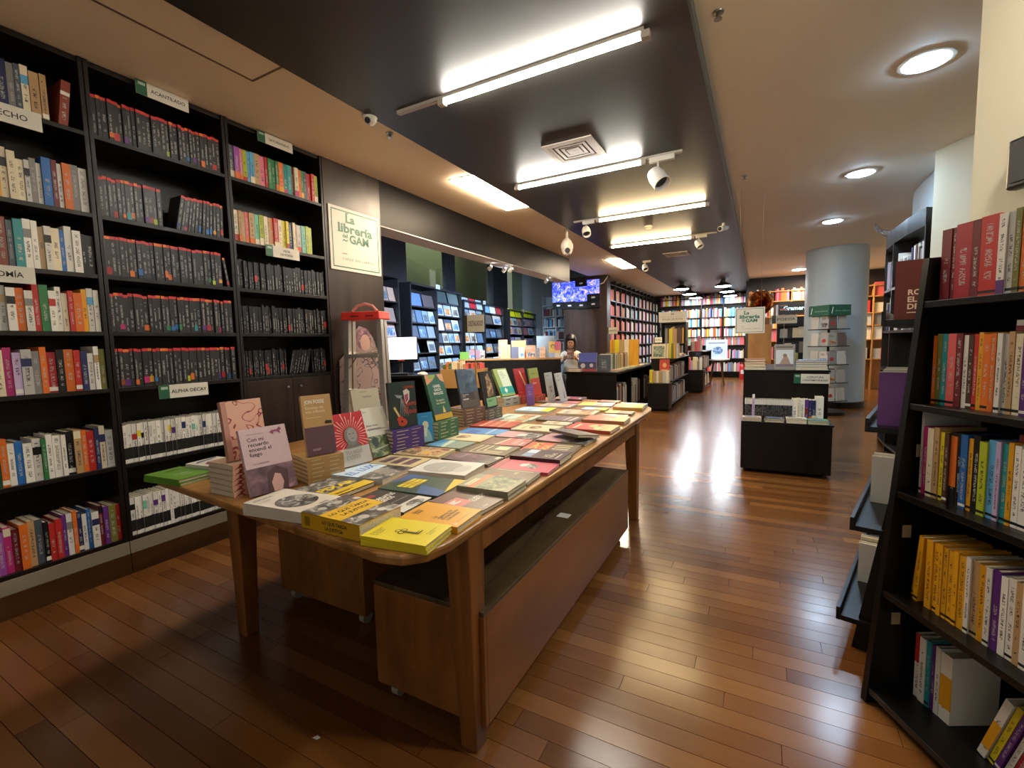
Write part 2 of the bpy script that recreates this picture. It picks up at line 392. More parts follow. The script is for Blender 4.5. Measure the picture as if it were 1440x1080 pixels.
# window wall of the bay, slanting outwards
WP0 = Vector((-4.70, 5.43, 0)); WD = Vector((-1.1, 6.37, 0)).normalized(); WN = Vector((WD.y, -WD.x, 0))   # WN points into the shop
def wpt(s, off, z): return WP0 + WD*s + WN*off + Vector((0, 0, z))
def ws(px, off=0.0, py=420):
    return (onplane(px, py, WP0+WN*off, WN)-WP0).dot(WD)
def wbox(mb, s0, s1, o0, o1, z0, z1, mi=0):
    return mb.hexa([wpt(s0, o1, z0), wpt(s1, o1, z0), wpt(s1, o0, z0), wpt(s0, o0, z0), wpt(s0, o1, z1), wpt(s1, o1, z1), wpt(s1, o0, z1), wpt(s0, o0, z1)], mi)
struct('wall_window', wbox(MB(), -2.4, 7.2, -.42, -.32, 0, .5), M_WALLG, 'low wall under the bay windows', 'wall')
struct('wall_bay_over', MB().box(-3.42, -3.4, 2.9, 12.3, Z_L, Z_B), M_SOFFIT, 'pale upstand between the shop and bay ceilings', 'wall')
struct('wall_bay_side', MB().box(-5.2, -3.42, 3.02, 3.14, 0, Z_B), plain('#15161a', .4), 'dark side wall of the window bay', 'wall')
mg = bpy.data.materials.new('window_glass'); mg.use_nodes = True
nt = mg.node_tree; b = nt.nodes['Principled BSDF']; tr = nd(nt, 'ShaderNodeBsdfTransparent'); tr.inputs[0].default_value = (.75, .8, .72, 1)
gl = nd(nt, 'ShaderNodeBsdfGlossy'); gl.inputs['Roughness'].default_value = .02; gl.inputs[0].default_value = (.8, .85, .85, 1); mx = nd(nt, 'ShaderNodeMixShader'); mx.inputs[0].default_value = .22
nt.links.new(tr.outputs[0], mx.inputs[1]); nt.links.new(gl.outputs[0], mx.inputs[2]); nt.links.new(mx.outputs[0], nt.nodes['Material Output'].inputs[0])
MUL = plain('#14161c', .35)
edges = [(541, 549), (549, 572), (631, 640), (693, 713), (740, 757)]
wins = [(572, 631), (640, 693), (713, 740)]
for i, (p0, p1) in enumerate(wins):
    s0, s1 = ws(p0, -.37), ws(p1, -.37)
    w = wbox(MB(), s0, s1, -.375, -.365, .5, Z_B).build('window_%d' % (i+1), mg)
    tag(w, ['night-dark glass pane above the rack nearest the pillar', 'night-dark glass pane above the middle rack', 'narrow night-dark pane above the yellow magazines'][i], 'window', kind='structure')
    wbox(wbox(wbox(MB(), s0, s1, -.40, -.34, .5, .56), s0, s1, -.40, -.34, Z_B-.07, Z_B), s0+(s1-s0)*.93, s0+(s1-s0)*.96, -.39, -.355, .56, Z_B-.07).build('window_frame', MUL, w)
for i, (p0, p1) in enumerate(((500, 572), (631, 640), (693, 713), (740, 757))):
    o = wbox(MB(), ws(p0, -.3), ws(p1, -.3), -.42, -.28, 0, Z_B).build('trim_%d' % (i+3), MUL)
    tag(o, ['broad black window post beside the pillar', 'slim black post between the first two panes', 'broad black post right of the middle rack', 'black post at the grey end wall'][i], 'window post', kind='structure')
struct('wall_outside', wbox(MB(), -3, 9, -2.0, -1.9, 0, 4.2), M_CONC, 'grey concrete wall across the yard outside the windows', 'wall')
struct('floor_outside', wbox(MB(), -3, 9, -1.9, -.42, -.1, 0), M_CONC, 'grey paving outside the windows', 'floor')

# ================================================================== lamps
ME_TUBE = emit('tube_glow_white', (1.0, .95, .84), 46); ME_TUBED = emit('tube_glow_dim', (1.0, .92, .78), 24); ME_TUBEW = emit('tube_glow_warm', (1.0, .76, .42), 40)
ME_PANEL = emit('panel_glow_warm', (1.0, .78, .54), 30); ME_DOWN = emit('downlight_glow_cool', (.55, .77, 1.0), 62); ME_PEND = emit('pendant_glow_cool', (.85, .92, 1.0), 40)
ME_DOWNN = emit('downlight_glow_neutral', (1.0, .9, .76), 75)
ME_SPOT = emit('spot_lens_glow', (.85, .93, 1.0), 40)
M_RAIL = plain('#b7aea2', .4)
def spot_lamp(root, x, y, z, aim, mat=M_WHITEP, s=1.0):
    """can on an arm below a gear box"""
    MB().box(x-.07*s, x+.07*s, y-.018, y+.018, z-.035, z).build('gear_box', mat, root)
    MB().tube([(x-.03, y, z-.03), (x-.03, y, z-.075*s)], .008, 8).build('arm', mat, root)
    d = (Vector(aim)).normalized(); q = d.to_track_quat('Z', 'Y').to_matrix()
    c = Vector((x-.03, y, z-.115*s))
    MB().lathe([(.02*s, -.06*s), (.04*s, -.05*s), (.05*s, -.01*s), (.05*s, .055*s), (.045*s, .055*s), (.04*s, .03*s)], 18, at=c, mat=q).build('can', mat, root, smooth=True)
    MB().lathe([(.0, .031*s), (.040*s, .030*s)], 18, at=c, mat=q).build('lens', M_BLACKP, root, smooth=True)
TUBES = [(-1.63, -.515, -1.98, -.50, None, ME_TUBE, 'cool white tube lamp nearest the camera with an empty rail end'),
         (-1.94, -.86, -1.97, -.55, (-.72, .55), ME_TUBE, 'cool white tube lamp with a big white spot at its right end'),
         (-1.665, -.54, -1.98, -.53, (-1.82, -.4), ME_TUBEW, 'warm tube lamp with a spot at its left end'),
         (-1.97, -.875, -1.99, -.55, (-.74, .5), ME_TUBEW, 'warm tube lamp farthest along the dark ceiling')]
def tube_lamp(x0, x1, r0, r1, y, m, label, sp=None):
    t = empty('tube_light', ((x0+x1)/2, y, Z_D)); tag(t, label, 'ceiling lamp', 'tube lamps on the dark ceiling')
    def P(mb): return mb.xform(Matrix.Translation(-t.location))
    P(MB().box(r0, r1, y-.016, y+.016, Z_D-.018, Z_D)).build('rail', M_RAIL, t)
    P(MB().tube([(x0, y, Z_D-.034), (x1, y, Z_D-.034)], .014, 12)).build('tube', m, t, smooth=True)
    for xx in (x0-.02, x1+.02): P(MB().box(xx-.02, xx+.02, y-.017, y+.017, Z_D-.05, Z_D-.018)).build('end_cap', M_RAIL, t)
    return t
for (x0, x1, r0, r1, sp, m, lab), y in zip(TUBES, TUBE_Y):
    tube_lamp(x0, x1, r0, r1, y, m, lab)
for y, lb in ((.75, 'unseen dim tube lamp added overhead to light the near table'),): tube_lamp(-1.63, -.515, -1.98, -.5, y, ME_TUBED, lb)  # out-of-view tube, added as fill for the near end of the table
SPOTS = [(-.70, 3.79, (.55, -.3, -.8), 'large white ceiling spotlight at the end of the second tube', 1.35), (-1.80, 5.28, (.3, -.5, -.8), 'small white ceiling spotlight left of the third tube', 1.0),
         (-.74, 6.83, (.4, -.3, -.8), 'small white ceiling spotlight right of the fourth tube', 1.0), (-1.80, 8.4, (.3, -.5, -.8), 'small ceiling spotlight left of the far vent', 1.0)]
for x, y, aim, lab, s in SPOTS:
    t = empty('ceiling_spotlight', (x, y, Z_D)); tag(t, lab, 'spotlight', 'spotlights on the dark ceiling'); spot_lamp(t, 0, 0, -.018, aim, s=s)
# panels in the cream band
def panel(y0, y1, lit, label):
    x0, x1 = -2.47, -2.20
    t = empty('ceiling_panel_light', ((x0+x1)/2, (y0+y1)/2, Z_L)); tag(t, label, 'ceiling lamp', 'square panels in the cream ceiling band')
    hx, hy = (x1-x0)/2, (y1-y0)/2
    fr = MB()
    for a in ((-hx-.012, hx+.012, -hy-.012, -hy), (-hx-.012, hx+.012, hy, hy+.012), (-hx-.012, -hx, -hy, hy), (hx, hx+.012, -hy, hy)): fr.box(a[0], a[1], a[2], a[3], -.006, 0)
    fr.build('frame', M_WHITEP if lit else plain('#6d5f50', .5), t)
    MB().box(-hx, hx, -hy, hy, -.018 if lit else -.004, 0).build('diffuser', ME_PANEL if lit else M_CEILW, t)
panel(3.48, 4.52, True, 'lit warm rectangular ceiling panel near the white dome camera'); panel(8.2, 9.3, True, 'lit warm rectangular ceiling panel above the far tall shelves')
panel(.93, 1.66, False, 'unlit rectangular ceiling panel above the left bookcases')
# downlights over the right aisle
for i, (x, y, r) in enumerate(((.76, 3.42, .105), (.77, 5.36, .105), (.78, 7.33, .105), (.70, 12.0, .13), (.76, 1.5, .105))):
    t = empty('downlight', (x, y, Z_R)); tag(t, 'round cool white recessed downlight, '+('nearest', 'second', 'third', 'farthest', 'overhead', 'rearmost')[i]+' in the right aisle row', 'ceiling lamp', 'round downlights over the right aisle')
    MB().lathe([(r+.018, 0), (r+.018, -.008), (r, -.010), (r, 0)], 32).build('rim', M_WHITEP, t, smooth=True)
    MB().lathe([(0, -.024), (r*.6, -.021), (r*.9, -.014), (r*.985, -.0095)], 32, cap=False).build('diffuser', ME_DOWNN if i > 3 else ME_DOWN, t, smooth=True)
# dome pendants at the back
for i, (x, y) in enumerate([(-1.80, 12.4), (-1.80, 13.9), (-1.80, 15.3), (-.84, 12.4), (-.84, 13.9), (-.84, 15.3)]):
    t = empty('dome_pendant', (x, y, Z_D)); tag(t, '%s dome pendant lamp in the %s row at the back' % (('nearest', 'middle', 'farthest')[i % 3], ('left', 'right')[i//3]), 'ceiling lamp', 'dome pendants at the back of the shop')
    MB().lathe([(.05, 0), (.06, -.05), (.16, -.10), (.19, -.15), (.18, -.15)], 24, cap=False).build('shade', M_METAL, t, smooth=True)
    MB().lathe([(0, -.165), (.12, -.16), (.18, -.148)], 24, cap=False).build('diffuser', ME_PEND, t)
# small spots below the beam
for i, (px, py) in enumerate(((689, 371), (709, 374), (727, 373), (768, 391))):
    p = onz(px, py, 2.27); x = max(-3.22, min(-3.05, p.x)); y = p.y
    t = empty('beam_spotlight', (x, y, 2.272)); tag(t, '%s small spotlight below the dark beam counted from the pillar' % ORD[i+1], 'spotlight', 'spotlights under the beam')
    MB().tube([(0, 0, 0), (0, 0, -.035)], .008, 8).build('stem', M_WHITEP, t)
    q = Vector((-.8, .2, -.6)).normalized().to_track_quat('Z', 'Y').to_matrix()
    MB().lathe([(.012, -.035), (.026, -.02), (.028, .03), (.024, .03)], 14, at=(0, 0, -.055), mat=q, cap=False).build('can', M_WHITEP, t, smooth=True)
    MB().lathe([(0, .026), (.0235, .0255)], 14, at=(0, 0, -.055), mat=q).build('lens', ME_SPOT, t)
for i, y in enumerate((4.3, 5.6, 7.0, 8.6)):
    spot('bay_light', (-3.3, y, 2.2), (-5.1, y+1.2, 1.0), P_BAY, (.66, .82, 1.0), 110, size=.05)
area('yard_fill_light', tuple(wpt(3, -1.2, 4.0)), 5.0, 45, (.9, 1, .75), .3, rot=(0, 0, math.atan2(WD.y, WD.x)))  # unseen fill light, added to brighten the concrete outside the glass
area('back_wood_light', (1.2, 12.4, 2.6), .9, 26, WARM, .2)
# ceiling fittings
def vent(px, py, lab, s=.19):
    p = onz(px, py, Z_D); t = empty('air_vent', (p.x, p.y, Z_D)); tag(t, lab, 'air vent', 'air vents in the dark ceiling')
    w = plain('#b9ada0', .5)
    MB().box(-s-.0, s, -s, s, -.003, 0).build('backing', plain('#231f1c', .7), t)
    for k in range(5):
        a = s*(1-.19*k); b_ = a-.022 if k else a-.035
        fr = MB()
        for q in ((-a, a, -a, -b_), (-a, a, b_, a), (-a, -b_, -b_, b_), (b_, a, -b_, b_)): fr.box(*q, -.010+.0012*k, -.003)
        fr.build('frame' if k == 0 else 'louvre', w, t)
    MB().box(-.05*s/.19, .05*s/.19, -.05, .05, -.008, -.003).build('centre_plate', w, t)
vent(808, 211, 'square louvred air vent between the first two tubes'); vent(952, 357, 'square air vent farther down the dark ceiling')
def dome_cam():
    p = onz(523, 155, Z_L); t = empty('dome_camera', (p.x-.02, p.y, Z_L)); tag(t, 'small white dome security camera beside the dark ceiling', 'camera')
    MB().lathe([(.048, 0), (.05, -.03), (.044, -.045)], 20).build('base', M_WHITEP, t, smooth=True)
    MB().lathe([(.042, -.04), (.04, -.06), (.025, -.08), (0, -.086)], 20).build('ball', M_WHITEP, t, smooth=True)
    q = Vector((.3, -.85, -.45)).normalized().to_track_quat('Z', 'Y').to_matrix()
    MB().lathe([(.018, .02), (.018, .043), (0, .044)], 14, at=(0, 0, -.052), mat=q).build('lens', M_BLACKP, t, smooth=True)
dome_cam()
def ptz():
    p = onz(797, 322, Z_L); t = empty('dome_camera', (p.x, p.y, Z_L)); tag(t, 'large white hanging dome camera with a round lens ball', 'camera')
    s = .8
    MB().lathe([(.05*s, 0), (.05*s, -.02), (.022*s, -.03), (.022*s, -.13)], 18).build('stem', M_WHITEP, t, smooth=True)
    MB().lathe([(.03*s, -.12), (.07*s, -.15), (.098*s, -.2), (.1*s, -.245), (.092*s, -.26)], 24).build('housing', M_WHITEP, t, smooth=True)
    MB().lathe([(.088*s, -.25), (.088*s, -.28), (.06*s, -.325), (0, -.345)], 24).build('ball', M_WHITEP, t, smooth=True)
    q = Vector((.42, -.88, -.15)).normalized().to_track_quat('Z', 'Y').to_matrix()
    MB().lathe([(.042*s, .06), (.042*s, .078), (.03*s, .08), (.028*s, .074), (0, .074)], 18, at=(0, 0, -.275), mat=q).build('lens', M_BLACKP, t, smooth=True)
ptz()
def bullet():
    p = onz(1021, 313, Z_D); t = empty('bullet_camera', (p.x-.03, p.y, Z_D)); tag(t, 'small white bullet security camera at the edge of dark ceiling', 'camera')
    MB().tube([(0, 0, 0), (0, 0, -.05)], .018, 10).build('mount', M_WHITEP, t)
    MB().tube([(.03, .05, -.05), (-.03, -.09, -.085)], .032, 14).build('body', M_WHITEP, t, smooth=True)
    MB().tube([(-.031, -.092, -.0855), (-.034, -.098, -.087)], .024, 14).build('lens', M_BLACKP, t)
bullet()
for (px, py, z, lab) in ((1010, 17, Z_R, 'chrome sprinkler head in the grey white ceiling, nearest'), (1047, 247, Z_R, 'chrome sprinkler head in the grey white ceiling, farther'), (548, 187, Z_L, 'tiny sprinkler head beside the small dome camera')):
    p = onz(px, py, z); t = empty('sprinkler_head', (p.x, p.y, z)); tag(t, lab, 'sprinkler', 'ceiling sprinklers')
    MB().lathe([(.026, 0), (.024, -.006), (.008, -.008), (.008, -.028)], 14).build('body', M_METAL, t, smooth=True)
    MB().lathe([(.0, -.028), (.018, -.03), (.018, -.032), (0, -.033)], 12).build('deflector', M_METAL, t)
p = onz(912, 318, Z_D); o = MB().lathe([(.05, 0), (.05, -.015), (.035, -.03), (0, -.032)], 20).build('smoke_detector', M_WHITEP, None, True, loc=(p.x, p.y, Z_D)); tag(o, 'small round smoke detector between the warm tubes', 'smoke detector')
# ================================================================== books on shelves
PAL = dict(maroon='#6d1f26', red='#b52a25', crimson='#9c1f2c', brick='#8a3f2c', orange='#d2691f', amber='#d79a18', yellow='#d8c51e', lime='#a8b52a', olive='#6b6a2c', green='#2f7a45', darkgreen='#20472f', mint='#6fb79b', teal='#2b8a8c', sky='#5aa2cc', blue='#2763a6', navy='#232c55', purple='#5a2a75', orchid='#9a4ea3', magenta='#b02a6b', pink='#cf7288', coral='#d8605a', lilac='#b9a3c4', brown='#4c3022', tan='#b08e62', cream='#dccfae', white='#ddd9cd', silver='#b6b4ae', grey='#7d7b78', slate='#4d5660', charcoal='#2b2a2b', black='#141315')
def jit(h, a=.12):
    r = lin(PAL.get(h, h)); k = 1+RN.uniform(-a, a); return tuple(min(1, c*k) for c in r)+(1,)
_bm = {}
def book_mb(w, h, d, bands=(), t=.0016, cover=0):
    """spine on y=0, book runs to y=d; bands: (v0, v1, slot) along the height"""
    mb = MB(); ti = min(t, w*.2)
    mb.box(0, ti, ti, d, 0, h, 0); mb.box(w-ti, w, ti, d, 0, h, 0)
    mb.box(ti, w-ti, ti, d-.003, .003, h-.003, 1)
    cuts = [(0, 1, 0)]
    for v0, v1, s in bands:
        nc = []
        for a, b_, m in cuts:
            if v1 <= a or v0 >= b_: nc.append((a, b_, m)); continue
            if v0 > a: nc.append((a, v0, m))
            nc.append((max(a, v0), min(b_, v1), s))
            if v1 < b_: nc.append((v1, b_, m))
        cuts = nc
    for a, b_, m in cuts:
        z0, z1 = a*h, b_*h; o = len(mb.v)
        mb.box(0, w, 0, ti, z0, z1, m)
        if m == 0:
            fi = len(mb.f)-4   # the y=0 face of the box (third of six)
            mb.uv[fi] = [(0, a), (1, a), (1, b_), (0, b_)]
    return mb
def shelf_book(w, h, d, color, loc, rz, label, group, bands=(), lean=0.0, cover=None, name='book', cat='book'):
    slots = [cover or M_COVER, M_PAGES]; bl = []
    for v0, v1, m in bands:
        mm = m if not isinstance(m, str) else plain(PAL.get(m, m), .4)
        if mm not in slots: slots.append(mm)
        bl.append((v0, v1, slots.index(mm)))
    o = book_mb(w, h, d, bl).build(name, slots)
    o.color = jit(color); o.rotation_euler = (0, lean, rz)
    z = loc[2] + (w*math.sin(lean) if lean > 0 else 0)
    o.location = (loc[0], loc[1], z); tag(o, label, cat, group)
    return o
CNAME = dict(maroon='maroon', lime='yellow-green', orchid='orchid purple', coral='coral pink', silver='pale grey', slate='slate grey', charcoal='charcoal', brick='brick red', amber='amber yellow', darkgreen='dark green', sky='sky blue', mint='mint green')
def cn(c): return CNAME.get(c, c)
def row(origin, rz, length, items, where, group, z, d=.14, hh=(.19, .23), ww=(.018, .034), from_end='left', depth_in=.008, fit=True, name='paperback'):
    """items: list of dicts or colour names placed side by side from the left end; widths are scaled to fill the length"""
    its = []
    for it in items:
        it = dict(c=it) if isinstance(it, str) else dict(it)
        it.setdefault('w', RN.uniform(*ww)); it.setdefault('h', RN.uniform(*hh)); it.setdefault('lean', 0.0); it.setdefault('gap', .0006); it.setdefault('in', RN.uniform(0, .012)); its.append(it)
    tot = sum(i['w']+i['gap']+(abs(math.sin(i['lean']))*i['h'] if i.get('lastlean') else 0) for i in its)
    k = (length-.004)/tot if fit else 1.0
    ux = Vector((math.cos(rz), math.sin(rz), 0)); uy = Vector((-math.sin(rz), math.cos(rz), 0))
    x = .002; n = len(its)
    for idx, it in enumerate(its):
        x += it['gap']*k if it['gap'] > .001 else it['gap']
        w = it['w']*k
        p = Vector(origin)+ux*x+uy*(depth_in+it['in'])
        od = idx+1 if from_end == 'left' else n-idx
        desc = it.get('desc', cn(it['c'])+' spined book')
        shelf_book(w-.0006, it['h'], it.get('d', d)*RN.uniform(.96, 1.02), it['c'], (p.x, p.y, z+.0005), rz, '%s, %s from %s, %s' % (desc, ORD[od], from_end, where), group, it.get('bands', ()), it['lean'], it.get('cover'), name)
        x += w
RZL = math.radians(90)
SH = [2.31, 1.91, 1.605, 1.312, 1.015, .60, .198]
CASES = [(.43, 1.118), (1.122, 1.806), (1.81, 2.535)]
CASEN = ['left bookcase', 'middle bookcase', 'bookcase beside the pillar']
CLAB = ['tall espresso bookcase of mixed coloured books at the far left', 'tall espresso bookcase of black red-topped and white books', 'tall espresso bookcase with cabinet doors beside the pillar']
def bookcase(i, y0, y1, doors=False):
    t = empty('bookcase', (X_SH-.16, (y0+y1)/2, 0)); tag(t, CLAB[i], 'bookcase', 'tall wall bookcases')
    T = Matrix.Translation(-t.location); B = lambda *a: MB().box(*a).xform(T)
    xb = X_SH-.31; th = .018
    B(xb, X_SH, y0, y0+th, .11, Z_L-.002).build('side_panel', M_ESPRESSO, t, bevel=.0015); B(xb, X_SH, y1-th, y1, .11, Z_L-.002).build('side_panel', M_ESPRESSO, t, bevel=.0015)
    B(xb, xb+.008, y0+th, y1-th, .18, Z_L-.002).build('back_panel', M_ESPRESSO, t)
    B(xb+.008, X_SH-.01, y0+th, y1-th, Z_L-.03, Z_L-.004).build('top_panel', M_ESPRESSO, t)
    for k, z in enumerate(SH):
        if doors and k > 4: continue
        B(xb+.008, X_SH-.001, y0+th, y1-th, z-.022, z).build('shelf', M_ESPRESSO, t, bevel=.0015)
    B(xb, X_SH+.012, y0, y1, 0, .11).build('base_board', wood('plinth_wood', '#33200f', '#503216', (6, 1.2, 6), .4), t)
    B(xb, X_SH+.006, y0, y1, .1105, .176).build('pale_strip', mk_strip, t)
    if doors:
        ym = (y0+y1)/2
        for a, b_ in ((y0+th+.002, ym-.0015), (ym+.0015, y1-th-.002)):
            d = B(X_SH-.02, X_SH-.002, a, b_, .20, .99).build('door', M_ESPRESSO2, t, bevel=.002)
            ky = b_-.05 if b_ < ym+.01 else a+.05
            k_ = MB().lathe([(.004, 0), (.004, .012), (.011, .018), (.010, .026), (0, .028)], 14, mat=Matrix.Rotation(math.pi/2, 3, 'Y')).xform(Matrix.Translation(Vector((X_SH-.002, ky, .928))-t.location)).build('knob', M_CHROME, d, smooth=True)
mk_strip = mk_wall('pale_plinth_strip', '#8d8472', .5)
for i, (a, b_) in enumerate(CASES): bookcase(i, a, b_, i == 2)
ROWS1 = [
 'red maroon brick red maroon red maroon orchid blue blue brown yellow navy grey slate cream tan tan brick',
 'white orange grey amber purple white brick white navy white mint amber amber cream cream cream silver grey white blue maroon white orange grey white',
 'cream navy tan cream navy cream brown brown cream coral white blue blue brick slate teal white white tan white cream blue white white black black',
 'red orange white red orange amber brown white coral purple silver silver white orange white red green white white cream red orange amber white white',
 'white navy lime green maroon maroon white red cream magenta lilac silver grey orange crimson black orange red navy white white olive',
 'grey white red red red brick grey white lime darkgreen orange white blue white white green white white white black tan orange red navy cream silver',
 'cream red silver red mint yellow brown pink orchid magenta maroon orange tan slate black red red purple white orange navy white blue white maroon purple olive red']
for k, (z, r) in enumerate(zip(SH, ROWS1)):
    a, b_ = CASES[0]; items = r.split()
    its = [dict(c=c) for c in items]
    for n_, it in enumerate(its):
        q = RN.random()
        if it['c'] in ('white', 'cream', 'silver') and q < .45: it['bands'] = ((.62, .8, RN.choice(['red', 'navy', 'grey', 'orange', 'black', 'tan', 'sky'])),)
        elif q < .15: it['bands'] = ((.04, .14, 'white'),)
        elif q < .25: it['bands'] = ((.8, .97, RN.choice(['white', 'black', 'cream'])),)
    if k == 0:
        its[-1].update(lean=.12, gap=.03, bands=((.68, .76, 'white'),)); its[-2]['gap'] = .004
    row((X_SH, a+.018, 0), RZL, b_-a-.036-(.05 if k == 0 else .0), its, '%s shelf down, left bookcase' % ORD[k+1], 'books on the left bookcase', z, name='paperback', hh=(.185, .225) if k else (.2, .22), from_end='right', d=.15)
# a dark board lying across the top of the fifth row
TAGC = ['red', 'orange', 'teal', 'blue', 'purple', 'magenta', 'green', 'amber', 'crimson', 'navy', 'lime', 'orange', 'brick']
for k in range(5):
    a, b_ = CASES[1]; n = 29 if k != 1 else 27; its = []
    for q in range(n):
        bd = [(.925, 1.0, RN.choice(['#c0262b', '#c92f28', '#d03a24', '#c0262b', '#dd6a1c']))]
        if RN.random() < .42:
            v = RN.uniform(.02, .1); bd.append((v, v+RN.uniform(.1, .18), RN.choice(TAGC)))
        it = dict(c='charcoal', desc='black red-topped paperback', w=RN.uniform(.016, .026), h=RN.choice([.203, .205, .207, .198 if RN.random() < .3 else .205]), bands=bd, cover=M_COVER_LOW if RN.random() < .3 else M_COVER)
        its.append(it)
    if k == 1:
        for q, it in enumerate(its):
            if q >= 14: it['lean'] = .17 if q < 22 else .05; it['w'] *= .93
        its[14]['gap'] = .075
        for q in range(14, 27): its[q]['lean'] = max(.02, .2-.014*(q-14))
        for q in range(15, 27): its[q]['gap'] = .004
    if k == 2: its[-1].update(lean=-.13, gap=.002, h=.18); its[-1]['gap'] = .03
    row((X_SH, a+.018, 0), RZL, b_-a-.036-(.03 if k in (1,) else .012), its, '%s shelf down, middle bookcase' % ORD[k+1], 'black paperbacks on the middle bookcase', SH[k], d=.13, name='black_paperback')
for k in (5, 6):
    a, b_ = CASES[1]; its = []
    for q in range(32):
        bd = [(.10, .40, '#1d1c1b')]
        if RN.random() < .06: bd = []
        if RN.random() < .35: v = RN.uniform(.55, .7); bd.append((v, v+RN.uniform(.14, .25), RN.choice(['navy', 'purple', 'lilac', 'yellow', 'black', 'teal', 'red', 'mint', 'silver', 'black'])))
        its.append(dict(c='white', desc='white paperback with a black band', w=RN.uniform(.015, .024), h=RN.choice([.208, .21, .212]), bands=bd))
    row((X_SH, a+.018, 0), RZL, b_-a-.036-.01, its, '%s shelf down, middle bookcase' % ORD[k+1], 'white paperbacks on the middle bookcase', SH[k], d=.14, name='white_paperback')
R31 = 'slate orchid pink lime sky sky tan pink red green green green orange teal teal brick cream orange green slate red red lime'.split()
R32 = 'cream tan tan coral tan mint lime cream tan orange red cream yellow yellow navy cream tan silver mint lime lime'.split()
a, b_ = CASES[2]
for k, r in ((0, R31), (1, R32)):
    its = []
    for q, c in enumerate(r):
        bd = []
        if RN.random() < .5: bd.append((.0, RN.uniform(.12, .25), RN.choice(['red', 'orange', 'cream', 'magenta', 'amber'])))
        its.append(dict(c=c, h=RN.uniform(.196, .204), bands=bd))
    row((X_SH, a+.018, 0), RZL, (b_-a-.036)*(1.0 if k == 0 else .88)-.01, its, '%s shelf down, bookcase beside the pillar' % ORD[k+1], 'coloured paperbacks beside the pillar', SH[k], d=.13, name='paperback')
for k in (2, 3, 4):
    its = []
    for q in range(33):
        bd = []
        if RN.random() < .10: v = RN.uniform(.05, .3); bd.append((v, v+.22, 'red'))
        its.append(dict(c='black', desc='thin black spined book', w=RN.uniform(.013, .026), h=RN.choice([.178, .18, .182, .19]), bands=bd, cover=M_COVER_LOW))
    if k == 4:
        for q in range(18, 26): its[q]['lean'] = .24; its[q]['gap'] = .002
        its[18]['gap'] = .02; its[26]['gap'] = .05
    row((X_SH, a+.018, 0), RZL, b_-a-.036-(.03 if k == 4 else .006), its, '%s shelf down, bookcase beside the pillar' % ORD[k+1], 'thin black books beside the pillar', SH[k], d=.12, name='slim_book')

# ================================================================== signs
M_SIGNW = plain('#d2cdbf', .55); M_GREEN = plain('#1f5a3c', .4); M_INK = plain('#1c1b1a', .5); M_SGREEN = plain('#1f6a52', .5)
def plate(name, c, right, up, w, h, label, cat, th=.004, mat=M_SIGNW, parent=None, group=None):
    right = Vector(right).normalized(); up = Vector(up).normalized(); nrm = right.cross(up)
    c = Vector(c); P0 = c-right*w/2-up*h/2
    P = lambda u, v, d=0.0: P0+right*u+up*v+nrm*d
    mb = MB().hexa([P(0, 0, 0), P(w, 0, 0), P(w, 0, -th), P(0, 0, -th), P(0, h, 0), P(w, h, 0), P(w, h, -th), P(0, h, -th)])
    o = mb.build(name, mat, parent)
    if label: tag(o, label, cat, group)
    return o, Prints(P)
def shelf_sign(c, right, w, h, txt, label, green=True, size=None, grp='section signs on the bookcases'):
    o, p = plate('shelf_sign', c, right, (0, 0, 1), w, h, label, 'sign', group=grp)
    g = 0
    if green:
        g = w*.2; p.rect(0, 0, g, h, M_GREEN); p.rect(g*.2, h*.68, g*.85, h*.88, '#9fb5a0')
    lines = txt.split('\n'); s = size or (h*.36 if len(lines) == 1 else h*.27)
    for i, l in enumerate(lines):
        v = h*.5-s*.35+(len(lines)-1)*.5*s*1.25-i*s*1.25
        p.text(l, g+(w-g)*.5, v, s, M_INK, bold=.012, align='CENTER', sx=1.0)
    p.build('lettering', o)
FX = X_SH+.018
shelf_sign((FX, .81, 2.277), (0, 1, 0), .26, .082, 'DERECHO', 'white section sign lettered DERECHO on the left bookcase', green=False, size=.036)
shelf_sign((FX, .73, 1.565), (0, 1, 0), .26, .076, 'ECONOMÍA', 'white section sign lettered ECONOMÍA on the left bookcase', green=False, size=.034)
shelf_sign((FX, 1.465, 2.63), (0, 1, 0), .26, .074, 'ACANTILADO', 'white section sign with green end atop the middle bookcase', size=.027)
shelf_sign((FX, 2.147, 2.628), (0, 1, 0), .26, .07, 'SATORI/ANDO', 'white section sign with green end atop the bookcase beside pillar', size=.023)
shelf_sign((FX, 2.15, 1.878), (0, 1, 0), .26, .076, 'VISOR\nDE POESÍA', 'white two-line section sign lettered VISOR DE POESÍA', size=.021)
shelf_sign((FX, 1.447, .972), (0, 1, 0), .262, .077, 'ALPHA DECAY', 'white section sign lettered ALPHA DECAY under the black paperbacks', size=.029)
